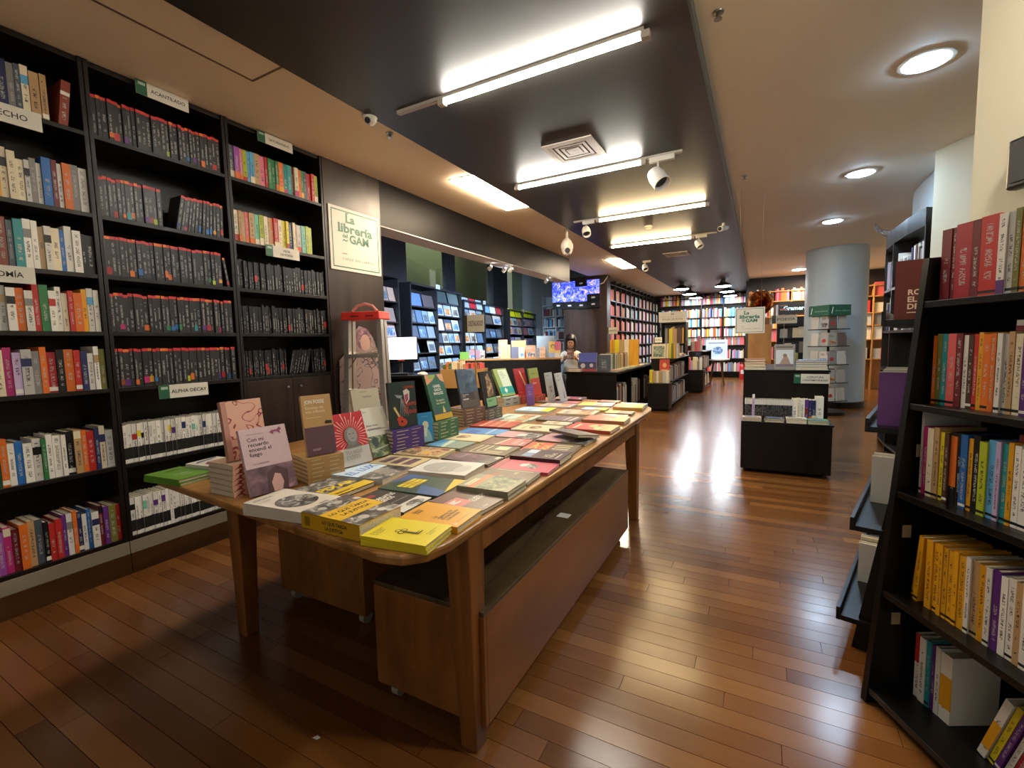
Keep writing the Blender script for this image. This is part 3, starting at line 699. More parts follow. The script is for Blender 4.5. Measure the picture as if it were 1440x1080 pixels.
def gam_sign(c, right, w, h, label, name='shop_sign', hang=None):
    o, p = plate(name, c, right, (0, 0, 1), w, h, label, 'sign', th=.008, group='shop signs with green lettering')
    k = w/.54; f = .022*k; q = .009*k
    p.rect(f, f, w-f, f+q, M_SGREEN); p.rect(f, h-f-q, w-f, h-f, M_SGREEN); p.rect(f, f+q, f+q, h-f-q, M_SGREEN); p.rect(w-f-q, f+q, w-f, h-f-q, M_SGREEN)
    p.text('La', .165*k, .385*k, .092*k, M_SGREEN, bold=.035, width=.095*k)
    p.text('librería', .085*k, .305*k, .098*k, M_SGREEN, bold=.035, width=.365*k)
    p.text('del', .125*k, .262*k, .045*k, M_SGREEN, bold=.03, width=.055*k)
    p.text('GAM', .195*k, .228*k, .092*k, M_SGREEN, bold=.035, width=.21*k)
    # slab serifs and the little flourish under "del"
    for u, v, l in ((.16, .383, .05), (.08, .302, .04), (.165, .452, .03)): p.rect(u*k, v*k, (u+l)*k, (v+.009)*k, M_SGREEN)
    p.poly([(.125*k, .24*k), (.14*k, .25*k), (.155*k, .242*k), (.18*k, .25*k), (.18*k, .241*k), (.155*k, .231*k), (.14*k, .239*k), (.125*k, .23*k)], M_SGREEN)
    p.rect(.115*k, .132*k, .165*k, .137*k, M_INK)
    p.text('CHILE EN LIBROS', .115*k, .085*k, .024*k, M_INK, width=.34*k, spacing=1.4)
    p.build('lettering', o); return o
gam_sign((X_SH+.0085, 2.842, 2.077), (0, 1, 0), .545, .50, 'square white shop sign with green lettering on the dark pillar')

# ================================================================== folding ladder against the pillar
def ladder():
    t = empty('step_ladder', (-2.745, 2.60, 0), math.radians(14)); tag(t, 'folded aluminium step ladder with orange-red top leaning by the pillar', 'ladder')
    # local x across the steps, -y towards the viewer, leaning back a little
    L = 1.45; lean = .03
    def q(x, y, z): return (x, y+lean*z, z)
    orange = plain('#d8352a', .4)
    for s in (-1, 1):
        xb, xt = s*.19, s*.14
        for (yo, w, nm) in ((0.0, .022, 'front_rail'), (.10, .016, 'rear_rail')):
            zt = L if nm == 'front_rail' else L-.03; yt = yo*.62
            MB().hexa([q(xb-w, yo-.012, 0), q(xb+w, yo-.012, 0), q(xb+w, yo+.03, 0), q(xb-w, yo+.03, 0), q(xt-w, yt-.012, zt), q(xt+w, yt-.012, zt), q(xt+w, yt+.03, zt), q(xt-w, yt+.03, zt)]).build(nm, M_ALU, t, bevel=.002)
            MB().hexa([q(xb-w-.004, yo-.016, 0), q(xb+w+.004, yo-.016, 0), q(xb+w+.004, yo+.034, 0), q(xb-w-.004, yo+.034, 0), q(xb-w-.004, yo-.016, .04), q(xb+w+.004, yo-.016, .04), q(xb+w+.004, yo+.034, .04), q(xb-w-.004, yo+.034, .04)]).build('foot', M_RUBBER, t)
    for k, z in enumerate((.28, .56, .84, 1.12)):
        hw = .19-(.05*z/L)-.012
        MB().hexa([q(-hw, -.03, z), q(hw, -.03, z), q(hw, .05, z), q(-hw, .05, z), q(-hw, -.03, z+.028), q(hw, -.03, z+.028), q(hw, .05, z+.028), q(-hw, .05, z+.028)]).build('step', M_ALU, t, bevel=.002)
        for s in (-1, 1): MB().tube([q(s*(hw-.002), 0, z-.09), q(s*(hw-.07), 0, z)], .006, 6).build('brace', M_ALU, t)
    for z in (.35, .8, 1.15): MB().tube([q(-.175+.05*z/L, .11-.03*z/L, z), q(.175-.05*z/L, .11-.03*z/L, z)], .008, 8).build('rear_bar', M_ALU, t)
    MB().hexa([q(-.17, -.045, L-.035), q(.17, -.045, L-.035), q(.17, .125, L-.035), q(-.17, .125, L-.035), q(-.165, -.04, L+.028), q(.165, -.04, L+.028), q(.165, .12, L+.028), q(-.165, .12, L+.028)]).build('top_cap', orange, t, bevel=.008)
    for x in (-.08, .05): MB().hexa([q(x, -.0465, L-.012), q(x+.07, -.0465, L-.012), q(x+.07, -.044, L-.012), q(x, -.044, L-.012), q(x, -.0445, L-.002), q(x+.07, -.0445, L-.002), q(x+.07, -.042, L-.002), q(x, -.042, L-.002)]).build('slot', plain('#5a1512', .6), t)
    return t
ladder()
o = MB().tube([(-.10, 0, 0), (-.06, .01, .045), (0, .015, .058), (.06, .01, .04), (.10, .0, .0)], [.010, .012, .012, .012, .010], 8).build('cloth_strap', plain('#c98b80', .7), None, True, loc=(-2.76, 2.67, 1.485), rot=(0, 0, .45)); tag(o, 'pinkish strap lying looped on the ladder top', 'strap')
# illustrated standee behind the ladder
t = empty('cardboard_standee', (-2.952, 2.80, 0), math.radians(90)); tag(t, 'cut-out cardboard standee with rose and grey drawing behind ladder', 'standee')
mb = MB(); prof = [(-.22, .0), (.24, .0), (.24, .95), (.22, 1.15), (.17, 1.28), (.10, 1.36), (.02, 1.38), (-.05, 1.32), (-.08, 1.2), (-.21, 1.1), (-.23, .8)]
def sq(x, y, z): return (x, y+.025*z, z)
n = len(prof); mb.add([sq(x, 0, z) for x, z in prof]+[sq(x, .006, z) for x, z in prof], [tuple(range(n)), tuple(range(2*n-1, n-1, -1))]+[(i, n+i, n+(i+1) % n, (i+1) % n) for i in range(n)], 0)
mb.build('panel', M_SWGREY, t)
p = Prints(lambda u, v, d: Vector(sq(u, -d, v)))
p.ell(.06, 1.27, .085, .10, M_PHP); p.ell(.075, 1.24, .055, .07, '#b08d80'); p.poly([(-.15, .1), (.05, .1), (.07, .7), (-.0, .86), (-.12, .8)], mk_swirl('orange_leaf_drawing', '#9c5a2a', '#3f1e14', 22, 1.0, .08)); p.poly([(.12, .78), (.2, .85), (.24, .76), (.16, .7)], '#6a1622')
p.build('drawing', t)
# ================================================================== the big display table
ZT = .69
tpoly = [(-2.13, .905), (-.93, .805), (-.83, .800), (-.76, .815), (-.715, .86), (-.70, .93), (-.70, 1.1), (-.70, 3.3), (-.705, 3.46), (-.73, 3.58), (-.79, 3.69), (-.9, 3.78), (-1.06, 3.86), (-1.5, 3.95), (-2.1, 3.98), (-2.2, 3.95), (-2.25, 3.86), (-2.26, 3.7), (-2.26, 1.1), (-2.25, 1.0), (-2.21, .93)]
table = empty('display_table', (-1.4, 2.2, 0)); tag(table, 'large honey wooden table with rounded corners covered in books', 'table')
T = Matrix.Translation(-table.location)
MB().prism(tpoly, ZT-.028, ZT).xform(T).build('table_top', M_TABLE, table, bevel=.008)
def leg(x, y):
    a, c = .042, .028; dx = .012 if x < -1.5 else -.012
    MB().hexa([(x-c-dx, y-c, 0), (x+c-dx, y-c, 0), (x+c-dx, y+c, 0), (x-c-dx, y+c, 0), (x-a, y-a, ZT-.028), (x+a, y-a, ZT-.028), (x+a, y+a, ZT-.028), (x-a, y+a, ZT-.028)]).xform(T).build('leg', M_TLEG, table, bevel=.004)
LX0, LX1, LY0, LY1 = -1.885, -.748, 1.065, 3.045
for x, y in ((LX1, LY0), (LX0, 1.09), (LX1, LY1), (LX0, LY1)): leg(x, y)
za, zb = ZT-.028-.075, ZT-.0285
for q in ((LX0+.03, LX1-.03, LY0-.012, LY0+.012), (LX0+.03, LX1-.03, LY1-.012, LY1+.012), (LX1-.0, LX1+.03, LY0+.04, LY1-.04), (LX0-.012, LX0+.012, LY0+.06, LY1-.04)):
    MB().box(q[0], q[1], q[2], q[3], za, zb).xform(T).build('apron', M_TLEG, table, bevel=.003)
# plain wooden boxes on castors below it
def caster(root, x, y, z):
    c = MB().box(x-.022, x+.022, y-.022, y+.022, z-.006, z).build('castor', M_METAL, root)
    MB().tube([(x, y, z-.006), (x, y, z-.02)], .012, 10).build('fork', M_METAL, c)
    MB().tube([(x-.014, y-.01, .028-root.location.z), (x+.014, y-.01, .028-root.location.z)], .0275, 18).build('wheel', plain('#8a8375', .5), c, smooth=True)
def rbox(x0, x1, y0, y1, label, ztop=.424, sticker=False):
    t = empty('storage_box', ((x0+x1)/2, (y0+y1)/2, 0)); tag(t, label, 'box', 'wooden boxes on castors under the table')
    hx, hy = (x1-x0)/2, (y1-y0)/2; zb = .062; th = .016
    MB().box(-hx, hx, -hy, -hy+th, zb, ztop-.0165).build('end_panel', M_BOX, t, bevel=.002); MB().box(-hx, hx, hy-th, hy, zb, ztop-.0165).build('end_panel', M_BOX, t, bevel=.002)
    MB().box(hx-th, hx, -hy+th+.0005, hy-th-.0005, zb, ztop-.0165).build('side_panel', M_BOX, t, bevel=.002); MB().box(-hx, -hx+th, -hy+th+.0005, hy-th-.0005, zb, ztop-.0165).build('side_panel', M_BOX, t, bevel=.002)
    MB().box(-hx+th, hx-th, -hy+th, hy-th, zb, zb+.014).build('bottom_panel', M_BOX, t)
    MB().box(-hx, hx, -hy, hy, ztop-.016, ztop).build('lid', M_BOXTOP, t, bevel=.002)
    for x in (-hx+.05, hx-.05):
        for y in ((-hy+.06, 0, hy-.06) if hy > .6 else (-hy+.06, hy-.06)): caster(t, x, y, zb)
    if sticker: MB().box(hx-.10, hx-.045, -.05, -.0, ztop+.0002, ztop+.0006).build('sticker', M_SIGNW, t)
rbox(-1.127, -.692, 1.068, 2.725, 'long brown wooden box on castors under the aisle side of table', sticker=True)
rbox(-2.0, -1.447, 1.318, 2.6, 'brown wooden box on castors under the far side of table', .40)

# ================================================================== books on the table
def tb_mesh(w, h, t, bands=()):
    """lying book: spine along u=0, front cover on top"""
    k = .0018
    mb = MB(); mb.box(0, w, 0, h, 0, k, 0); mb.box(0, w, 0, h, t-k, t, 0); mb.box(0, k, 0, h, k, t-k, 0); return mb
def tbook(mat, w, h, t, color, label, group=None, pr_fn=None, name='book', pages=None, spine=None):
    o = tb_mesh(w, h, t).build(name, [plain(PAL.get(color, color), .36)])
    o.matrix_world = mat; tag(o, label, 'book', group)
    MB().box(.0019, w-.003, .003, h-.003, .0018, t-.0018).build('page_block', pages or M_PAGES, o)
    if pr_fn:
        p = Prints(lambda u, v, d: Vector((u, v, t+d))); pr_fn(p, w, h); p.build('cover_print', o)
    if spine:
        s = Prints(lambda u, v, d: Vector((-d, h-u, v))); spine(s, h, t); s.build('spine_print', o)
    return o
def flat_mat(cx, cy, z, ang, w, h):
    R_ = Matrix.Rotation(ang, 4, 'Z'); return Matrix.Translation((cx, cy, z)) @ R_ @ Matrix.Translation((-w/2, -h/2, 0))
FL = []
def flat(L, B, R_, F, t, color, label, fn=None, n=1, spine=None, size=None, lift=0.0):
    P = [onz(*q, ZT+t*n+lift) for q in (L, B, R_, F)]
    c = (P[0]+P[1]+P[2]+P[3])/4; d = (P[1]-P[0])+(P[2]-P[3])
    w = ((P[1]-P[0]).length+(P[2]-P[3]).length)/2; h = ((P[3]-P[0]).length+(P[2]-P[1]).length)/2
    far = c.y > 2.0; w = max(.135, min(.2 if far else .185, w)); h = max(.195, min(.27 if far else .25, h))
    if size: w, h = size
    ang = math.atan2(d.y, d.x); ang = math.radians(92)+max(-.09, min(.09, ang-math.radians(92)))
    FL.append(dict(x=c.x, y=c.y, w=w, h=h, ang=ang, t=t, color=color, label=label, fn=fn, n=n, spine=spine, lift=lift))
def rnd_text(p, u, v, s, m, n, align='LEFT', wmax=.1):
    for i in range(n):
        l = RN.uniform(.5, 1.0)*wmax; p.rect(u if align == 'LEFT' else u-l/2, v-i*s*1.5, (u if align == 'LEFT' else u-l/2)+l, v-i*s*1.5+s, m)
BK, WH, CRM = '#1d1b1a', '#dedacd', '#d8cba4'
def f_justice(p, w, h):
    p.rect(0, 0, w, h*.30, M_PHG); p.rect(0, h*.68, w, h, M_PHG); p.rect(0, h*.3, w, h*.68, '#d8ac16')
    p.text('LO QUE TARDA', w*.5, h*.52, h*.095, BK, .03, 'CENTER', sx=.9); p.text('LA JUSTICIA', w*.5, h*.40, h*.095, BK, .03, 'CENTER', sx=.9)
    p.text('una investigación', w*.5, h*.615, h*.04, BK, 0, 'CENTER'); p.ell(w*.3, h*.15, w*.09, h*.07, '#b8b3a8'); p.ell(w*.7, h*.14, w*.08, h*.06, '#c8c3b8'); p.ell(w*.6, h*.85, w*.09, h*.06, '#b2ada2'); p.ell(w*.25, h*.83, w*.07, h*.06, '#bcb7ad')
def s_justice(p, L, t):
    p.rect(0, .002, L, t-.002, '#c79a12'); p.text('LO QUE TARDA', L*.38, t*.55, t*.3, BK, .03); p.text('LA JUSTICIA', L*.42, t*.2, t*.3, BK, .03); p.rect(L*.06, t*.2, L*.16, t*.8, '#8a6a10')
def f_key(p, w, h):
    p.text('Si me tocara\nel corazón\nde la llave', w*.1, h*.88, h*.052, BK, 0); p.text('Siruela breve\nensayos', w*.45, h*.16, h*.045, BK)
    k = '#4a3f10'; c = (w*.42, h*.56)
    for a in (90, 210, 330):
        u, v = c[0]+w*.07*math.cos(math.radians(a)), c[1]+w*.07*math.sin(math.radians(a)); p.ell(u, v, w*.065, w*.065, k, 18); p.ell(u, v, w*.042, w*.042, '#d8c51e', 18)
    p.rect(c[0]-.004, h*.28, c[0]+.004, c[1]-.004, k); p.rect(c[0], h*.28, c[0]+.022, h*.30, k); p.rect(c[0], h*.32, c[0]+.016, h*.335, k)
def f_zizek(p, w, h):
    p.text('Slavoj\nŽižek', w*.28, h*.88, h*.075, BK, .01, line=.9); p.text('La\nvigencia de\nEl manifiesto\ncomunista', w*.22, h*.48, h*.085, BK, .012, line=.9); p.rect(w*.2, h*.1, w*.75, h*.105, BK); p.ell(w*.12, h*.08, w*.05, w*.05, '#e2b37a')
def f_cord(p, w, h):
    p.rect(0, 0, w, h, '#252321'); p.rect(0, 0, w, h*.24, '#cfcabf'); p.text('ESCÓRDATUS\nCHILENOS', w*.08, h*.62, h*.13, WH, .03, width=w*.85, line=.8); p.rect(0, h*.80, w*.6, h*.9, '#8c2d2c'); p.ell(w*.6, h*.1, w*.25, h*.1, M_PHG); p.rect(w*.05, h*.38, w*.9, h*.385, WH)
def f_taupe_pink(p, w, h):
    p.rect(0, h*.55, w*.75, h, '#6f4a44'); p.rect(0, h*.38, w*.5, h*.72, '#c76f6c'); p.text('CUERPOS\nRAROS', w*.5, h*.42, h*.09, WH, .03); p.text('ensayo', w*.3, h*.08, h*.05, WH, .01); rnd_text(p, w*.06, h*.62, .006, WH, 3, wmax=w*.3)
def f_ellipse(p, w, h):
    p.ell(w*.48, h*.42, w*.40, h*.26, M_PHG, 36); p.text('ESPUMA', w*.08, h*.86, h*.075, '#6e6a62', .0, sx=1.0); p.text('y nada', w*.08, h*.76, h*.06, '#6e6a62'); rnd_text(p, w*.5, h*.06, .004, '#8a867c', 2, wmax=w*.35)
def f_pixar(p, w, h):
    p.rect(0, h*.25, w, h, M_PHG); p.text('PIXAR', w*.05, h*.36, h*.26, '#e0c01a', .03, width=w*.85); p.poly([(0, 0), (w, 0), (w, h*.27), (0, h*.24)], '#d9b61a'); rnd_text(p, w*.1, h*.1, .005, BK, 2, wmax=w*.6)
def f_bluewhite(p, w, h):
    p.rect(0, h*.48, w, h, '#cfe0ee'); p.text('EL LUX', w*.05, h*.62, h*.25, '#5a86c8', .03, width=w*.9, shear=.2); p.rect(0, 0, w, h*.46, M_PHG); p.ell(w*.55, h*.27, w*.2, h*.17, '#8d8680'); p.ell(w*.5, h*.4, w*.09, h*.06, '#a8927e')
def f_four(p, w, h):
    for a in (.15, .42, .69): p.rect(w*.15, h*a, w*.85, h*(a+.18), M_PHP)
    p.text('crónica', w*.2, h*.9, h*.05, '#8a6a3a')
def f_collage(p, w, h):
    p.rect(w*.05, h*.55, w*.5, h*.95, M_PHW); p.rect(w*.52, h*.55, w*.95, h*.95, M_PHC); p.rect(w*.05, h*.06, w*.95, h*.5, M_PHC); p.ell(w*.35, h*.4, w*.14, h*.09, '#d39a28')
def f_green(p, w, h):
    p.poly([(w*.35, h), (w, h), (w*.95, h*.62), (w*.6, h*.85)], '#33598c'); p.poly([(0, 0), (w*.0, h*.35), (w*.45, h*.5), (w*.3, h*.0)], '#33598c')
    p.poly([(w*.2, h*.0), (w, h*.0), (w, h*.2), (w*.5, h*.08)], '#d8b318')
    for i, tx in enumerate(('FIESTA', 'EN EL', 'BARRIO')): p.rect(w*.2, h*(.72-.09*i), w*.75, h*(.79-.09*i), '#d8c426'); p.text(tx, w*.475, h*(.73-.09*i), h*.06, '#b24a28', .02, 'CENTER')
def f_circle(p, w, h):
    p.rect(0, 0, w, h, '#cfccc4'); p.ell(w*.45, h*.55, w*.40, h*.33, '#a3a19b', 36); p.text('gravedad', w*.2, h*.52, h*.06, WH, 0, spacing=1.1); p.ell(w*.45, h*.2, w*.28, h*.12, '#bab8b1', 30)
def f_leaf(p, w, h): p.rect(0, 0, w, h, '#8d8a70'); p.rect(0, h*.1, w, h*.62, M_PHGR); p.rect(0, h*.68, w, h*.8, '#c8744e'); rnd_text(p, w*.1, h*.86, .008, CRM, 2, wmax=w*.7)
def f_redtext(p, w, h): p.text('LA\nLUCHA', w*.06, h*.78, h*.12, '#b8452f', .02, line=.9); p.text('clara', w*.1, h*.55, h*.1, CRM, .015); p.text('m.', w*.6, h*.35, h*.14, CRM, .02); p.rect(w*.86, h*.1, w*.9, h*.8, CRM)
def f_pink(p, w, h): p.rect(0, h*.86, w, h*.9, '#8c2a40'); p.rect(0, h*.93, w, h*.95, '#8c2a40'); p.poly([(w*.2, h*.3), (w*.5, h*.62), (w*.75, h*.5), (w*.55, h*.26)], M_PHG); p.ell(w*.5, h*.52, w*.14, h*.07, '#d8d4d0')
def f_plum(p, w, h): p.rect(w*.1, h*.6, w*.9, h*.8, '#b9c8d6'); p.rect(w*.1, h*.6, w*.5, h*.8, '#6f8cae'); p.text('LAS\nNIÑAS', w*.15, h*.3, h*.12, CRM, .01); rnd_text(p, w*.1, h*.1, .006, CRM, 1, wmax=w*.6)
def f_greypur(p, w, h): p.rect(0, h*.3, w, h, M_PHP); p.rect(0, 0, w, h*.28, '#55504f'); p.text('HIELO', w*.3, h*.7, h*.1, '#a79fb0', 0, spacing=1.1); p.rect(w*.7, h*.05, w*.95, h*.12, CRM)
def f_outline(p, w, h):
    for i in range(3): p.poly([(w*(.1+.1*i), h*.15), (w*(.14+.1*i), h*.15), (w*(.14+.1*i), h*(.8-.12*i)), (w*.9, h*(.8-.12*i)), (w*.9, h*(.83-.12*i)), (w*(.1+.1*i), h*(.83-.12*i))], CRM)
    p.rect(w*.5, h*.15, w*.85, h*.42, CRM)
def f_aqua(p, w, h): p.rect(0, h*.5, w, h, '#5d97b8'); p.rect(0, 0, w, h*.5, '#7d9080'); p.poly([(0, h*.55), (w, h*.75), (w, h*.6), (0, h*.45)], '#b9c7a8')
def f_oval(p, w, h): p.rect(w*.06, h*.05, w*.94, h*.95, '#c9b98a'); p.rect(w*.1, h*.08, w*.9, h*.92, CRM); p.ell(w*.5, h*.55, w*.25, h*.14, M_PHW); rnd_text(p, w*.2, h*.8, .006, '#7a6a48', 2, wmax=w*.6)
def f_blue(p, w, h): p.rect(0, h*.55, w*.6, h*.8, '#2c5fb0'); p.rect(0, h*.28, w, h*.34, '#9fc0e2'); p.rect(w*.1, 0, w*.9, h*.25, '#4a92c8')
def f_flag(p, w, h): p.rect(0, h*.0, w, h*.6, '#b4605e'); p.poly([(0, h*.62), (w, h*.5), (w, h*.55), (0, h*.68)], CRM); p.rect(w*.2, h*.2, w*.9, h*.35, '#c98884'); p.text('MAREA', w*.1, h*.08, h*.1, WH, .02)
def f_red(p, w, h): p.rect(0, h*.70, w, h*.78, '#e0a184'); p.rect(0, h*.28, w, h*.32, '#e0a184'); p.text('ROJO', w*.1, h*.45, h*.16, '#e8a583', .02, width=w*.8)
def f_floral(p, w, h): p.rect(0, 0, w, h*.5, M_PHG); p.rect(0, h*.5, w, h, '#b98d90'); p.ell(w*.5, h*.45, w*.2, h*.12, '#d9cfcb')
def f_letters(p, w, h):
    p.rect(0, h*.5, w, h, '#c9502c'); p.text('OM', w*.08, h*.74, h*.2, '#e0b84e', .03, width=w*.8); p.text('SOL', w*.1, h*.53, h*.18, '#e0b84e', .03, width=w*.7)
    for i in range(4): p.rect(w*(.12+.2*i), h*.12, w*(.2+.2*i), h*.44, CRM)
def f_stripes(p, w, h):
    for i in range(5): p.rect(w*.1, h*(.12+.16*i), w*.9, h*(.19+.16*i), RN.choice([CRM, '#8a7a88', '#b7aea0']))
def f_flower(p, w, h): p.rect(0, 0, w, h*.35, '#8f8432'); p.rect(0, h*.35, w, h, '#bf4a33'); p.ell(w*.6, h*.5, w*.2, h*.1, '#e0b765'); p.ell(w*.3, h*.35, w*.16, h*.08, '#e2c98a'); p.rect(w*.1, h*.8, w*.8, h*.86, CRM)
def f_ochre(p, w, h): p.rect(0, h*.66, w, h, '#a86a4e'); p.rect(0, 0, w, h*.25, '#b3a02e'); p.text('CASA\nSUR', w*.1, h*.45, h*.15, CRM, .02, line=.8); p.rect(0, h*.28, w, h*.31, '#d8a53a')
def f_white(p, w, h): rnd_text(p, w*.1, h*.8, .008, '#7f7d78', 3, wmax=w*.7); p.rect(w*.1, h*.12, w*.9, h*.45, RN.choice([M_PHB, M_PHG, M_PHC]))
def f_whiteblue(p, w, h): p.rect(0, h*.5, w, h, '#9cc0d8'); p.rect(0, 0, w, h*.25, '#c9d02c'); rnd_text(p, w*.1, h*.8, .008, WH, 2, wmax=w*.7)
def f_darkred(p, w, h): p.rect(0, h*.5, w, h, M_PHW); p.ell(w*.4, h*.3, w*.18, h*.1, '#c23a30'); rnd_text(p, w*.1, h*.12, .008, WH, 2, wmax=w*.6)
def f_yellow_w(p, w, h): p.rect(0, h*.55, w, h, '#d8bb55'); rnd_text(p, w*.1, h*.45, .008, '#6d6a60', 4, wmax=w*.75)
flat((411,730),(478,704),(554,723),(488,754), .045, '#c79a12', 'thick yellow-banded book with grey portraits at the table corner', f_justice, spine=s_justice)
flat((502,759),(544,734),(618,753),(576,786), .012, 'yellow', 'bright yellow book with an engraved key at the table corner', f_key, n=2)
flat((551,731),(591,711),(656,723),(617,753), .02, '#d99a18', 'amber book with black title beside the yellow key book', f_zizek)
flat((501,703),(533,688),(608,701),(556,726), .018, '#1d1b1a', 'black and white book behind the thick yellow-banded book', f_cord)
flat((589,710),(623,698),(688,714),(653,731), .014, '#6b5a50', 'taupe book with a pink block near the table edge', f_taupe_pink)
flat((341,708),(400,687),(466,704),(410,728), .018, '#cfc6b8', 'white book with an oval grey photograph at the front edge', f_ellipse, n=2)
flat((421,687),(473,669),(529,677),(467,700), .016, '#1d1b1a', 'black book with big yellow letters and yellow band', f_pixar)
flat((469,667),(511,650),(576,658),(533,677), .018, '#b9bfc4', 'white and blue lettered book with a seated grey figure', f_bluewhite)
flat((524,648),(556,639),(600,646),(576,660), .012, '#c8b888', 'cream book with three small photographs in rows', f_four)
flat((560,636),(584,626),(638,633),(610,645), .014, '#c8b98e', 'cream framed book with a collage and yellow flower', f_collage)
flat((538,684),(585,664),(656,676),(610,702), .018, '#2f4a3c', 'dark green and blue book with yellow title blocks', f_green)
flat((585,660),(620,643),(681,655),(649,674), .024, '#c4c1b8', 'pale grey book with a large grey disc', f_circle)
flat((623,696),(660,678),(719,692),(690,714), .015, '#8d8a70', 'olive book printed with green leaves near the table edge', f_leaf, n=2)
flat((656,676),(685,660),(740,676),(721,691), .014, '#6f6250', 'taupe book with red and cream title letters', f_redtext)
flat((687,658),(707,649),(776,658),(757,676), .012, '#c24a5e', 'pink book with a small silver figure at the table edge', f_pink)
flat((711,644),(732,632),(795,642),(776,653), .026, '#3a1f26', 'thick plum brown book lying beyond the pink one', f_plum)
flat((622,642),(652,635),(709,645),(680,655), .012, '#4c4a50', 'dark grey-purple book beyond the pale disc book', f_greypur)
flat((651,634),(680,622),(731,630),(710,642), .014, '#6a5d46', 'brown book with concentric cream outlines', f_outline)
flat((604,626),(626,616),(667,625),(641,631), .012, '#7d9080', 'grey-green and blue book beside the small standing blue book', f_aqua)
flat((622,614),(640,607),(695,613),(669,624), .012, '#c9b98a', 'cream bordered book with an oval picture', f_oval)
flat((648,607),(662,600),(710,606),(698,614), .012, '#3f86c4', 'bright blue book in front of the brown stack', f_blue)
flat((682,622),(698,613),(745,620),(732,630), .014, '#7c5a4e', 'brown and dusty rose book crossed by a cream stripe', f_flag)
flat((664,597),(684,589),(732,595),(715,605), .022, '#b04430', 'orange-red book in front of the grey stack', f_red)
flat((699,613),(713,606),(768,611),(745,619), .016, '#a8898a', 'mauve book with a pale flower photograph', f_floral)
flat((731,631),(747,620),(819,627),(796,641), .014, '#6a5a44', 'brown book with orange block and yellow capital letters', f_letters)
flat((758,616),(778,608),(838,617),(818,628), .012, '#8a8268', 'grey-green book half under the fallen open book', f_floral)
flat((717,605),(742,593),(795,599),(768,610), .014, '#b9ad98', 'beige book with a rosy oval band', f_oval)
flat((701,587),(718,580),(762,585),(738,593), .012, '#b9cfc4', 'pale aqua book with pink edge', f_white)
flat((723,576),(740,570),(786,574),(767,582), .016, '#c9d4d8', 'pale blue book with a yellow-green end', f_whiteblue)
flat((750,589),(775,581),(826,587),(805,597), .012, '#6f6258', 'taupe book with cream and violet stripes', f_stripes)
flat((800,601),(822,591),(868,599),(847,611), .018, '#a8462f', 'red and olive book with pale flowers at table edge', f_flower)
flat((816,592),(838,579),(889,585),(869,598), .022, '#9c6248', 'salmon and ochre book near the far table edge', f_ochre)
flat((782,581),(797,573),(846,578),(830,586), .014, '#cdbda0', 'cream book with a small rose picture near far end', f_white)
flat((805,573),(826,561),(872,564),(853,576), .014, '#c6c6c0', 'white striped book near the far end of table', f_yellow_w)
flat((852,580),(878,561),(912,563),(895,583), .024, '#b58a3c', 'ochre and white book at the far corner of the table', f_ochre)
flat((772,561),(795,553),(836,555),(822,564), .014, '#4a2c2a', 'dark red-brown book at the far end of the table', f_darkred)
flat((760,571),(780,564),(810,568),(790,576), .012, '#b9b6b0', 'white and grey book beside the thin purple standing book', f_white)
flat((208,667),(258,655),(290,665),(245,677), .013, '#5f8f2c', 'green book at the left corner of the table', lambda p, w, h: (p.text('Huellas', w*.3, h*.4, h*.08, WH, 0), p.text('del agua', w*.35, h*.28, h*.06, WH), p.ell(w*.6, h*.8, w*.2, h*.04, '#3f6a20')), n=2)
flat((257,655),(293,643),(326,656),(288,667), .02, '#cfcabf', 'white book with a crimson flower near the left corner', lambda p, w, h: (p.ell(w*.5, h*.6, w*.35, h*.14, '#7e2a3c'), p.ell(w*.55, h*.62, w*.25, h*.09, '#b0606a'), p.poly([(w*.1, h*.8), (w*.9, h*.92), (w*.95, h*.98), (w*.2, h*.9)], '#3c4a78')), n=2)
# keep neighbours from overlapping: push the lying books apart
ITER = 400
for it in range(ITER):
    for i in range(len(FL)):
        for k in range(i+1, len(FL)):
            A, B_ = FL[i], FL[k]
            ex = (A['h']+B_['h'])/2+.004+.012*(abs(A['ang']-1.57)+abs(B_['ang']-1.57)); ey = (A['w']+B_['w'])/2+.004+.02*(abs(A['ang']-1.57)+abs(B_['ang']-1.57))
            dx, dy = B_['x']-A['x'], B_['y']-A['y']; ox, oy = ex-abs(dx), ey-abs(dy)
            if ox > 0 and oy > 0:
                if oy < ox*1.0: s = .25*oy*(1 if dy > 0 else -1); A['y'] -= s; B_['y'] += s
                else: s = .25*ox*(1 if dx > 0 else -1); A['x'] -= s; B_['x'] += s
    for A in FL:
        A['x'] = min(A['x'], -.715-A['h']/2)
        A['y'] = min(A['y'], 3.70 if A['x'] > -1.15 else 3.86)
        A['y'] = max(A['y'], .875+A['w']/2 if A['x'] < -1.7 else .83+A['w']/2)
def overl(x, y, w, h, m=.004): return any(abs(B_['x']-x) < (B_['h']+h)/2+m+.01 and abs(B_['y']-y) < (B_['w']+w)/2+m+.012 for B_ in FL)
FC = [('grey', '#8d8a84'), ('cream', '#cbbf9c'), ('taupe', '#6f6456'), ('brown', '#6a4a3a'), ('pale pink', '#bf9a94'), ('pale blue', '#a9bccb'), ('sand', '#b8a27a'), ('white', '#c9c6bd'), ('rust', '#9c5238'), ('violet', '#7a6a86')]
FF = [f_white, f_stripes, f_oval, f_floral, f_yellow_w, f_whiteblue, f_flag, f_four]
cnt_f = 0
yy = 2.0
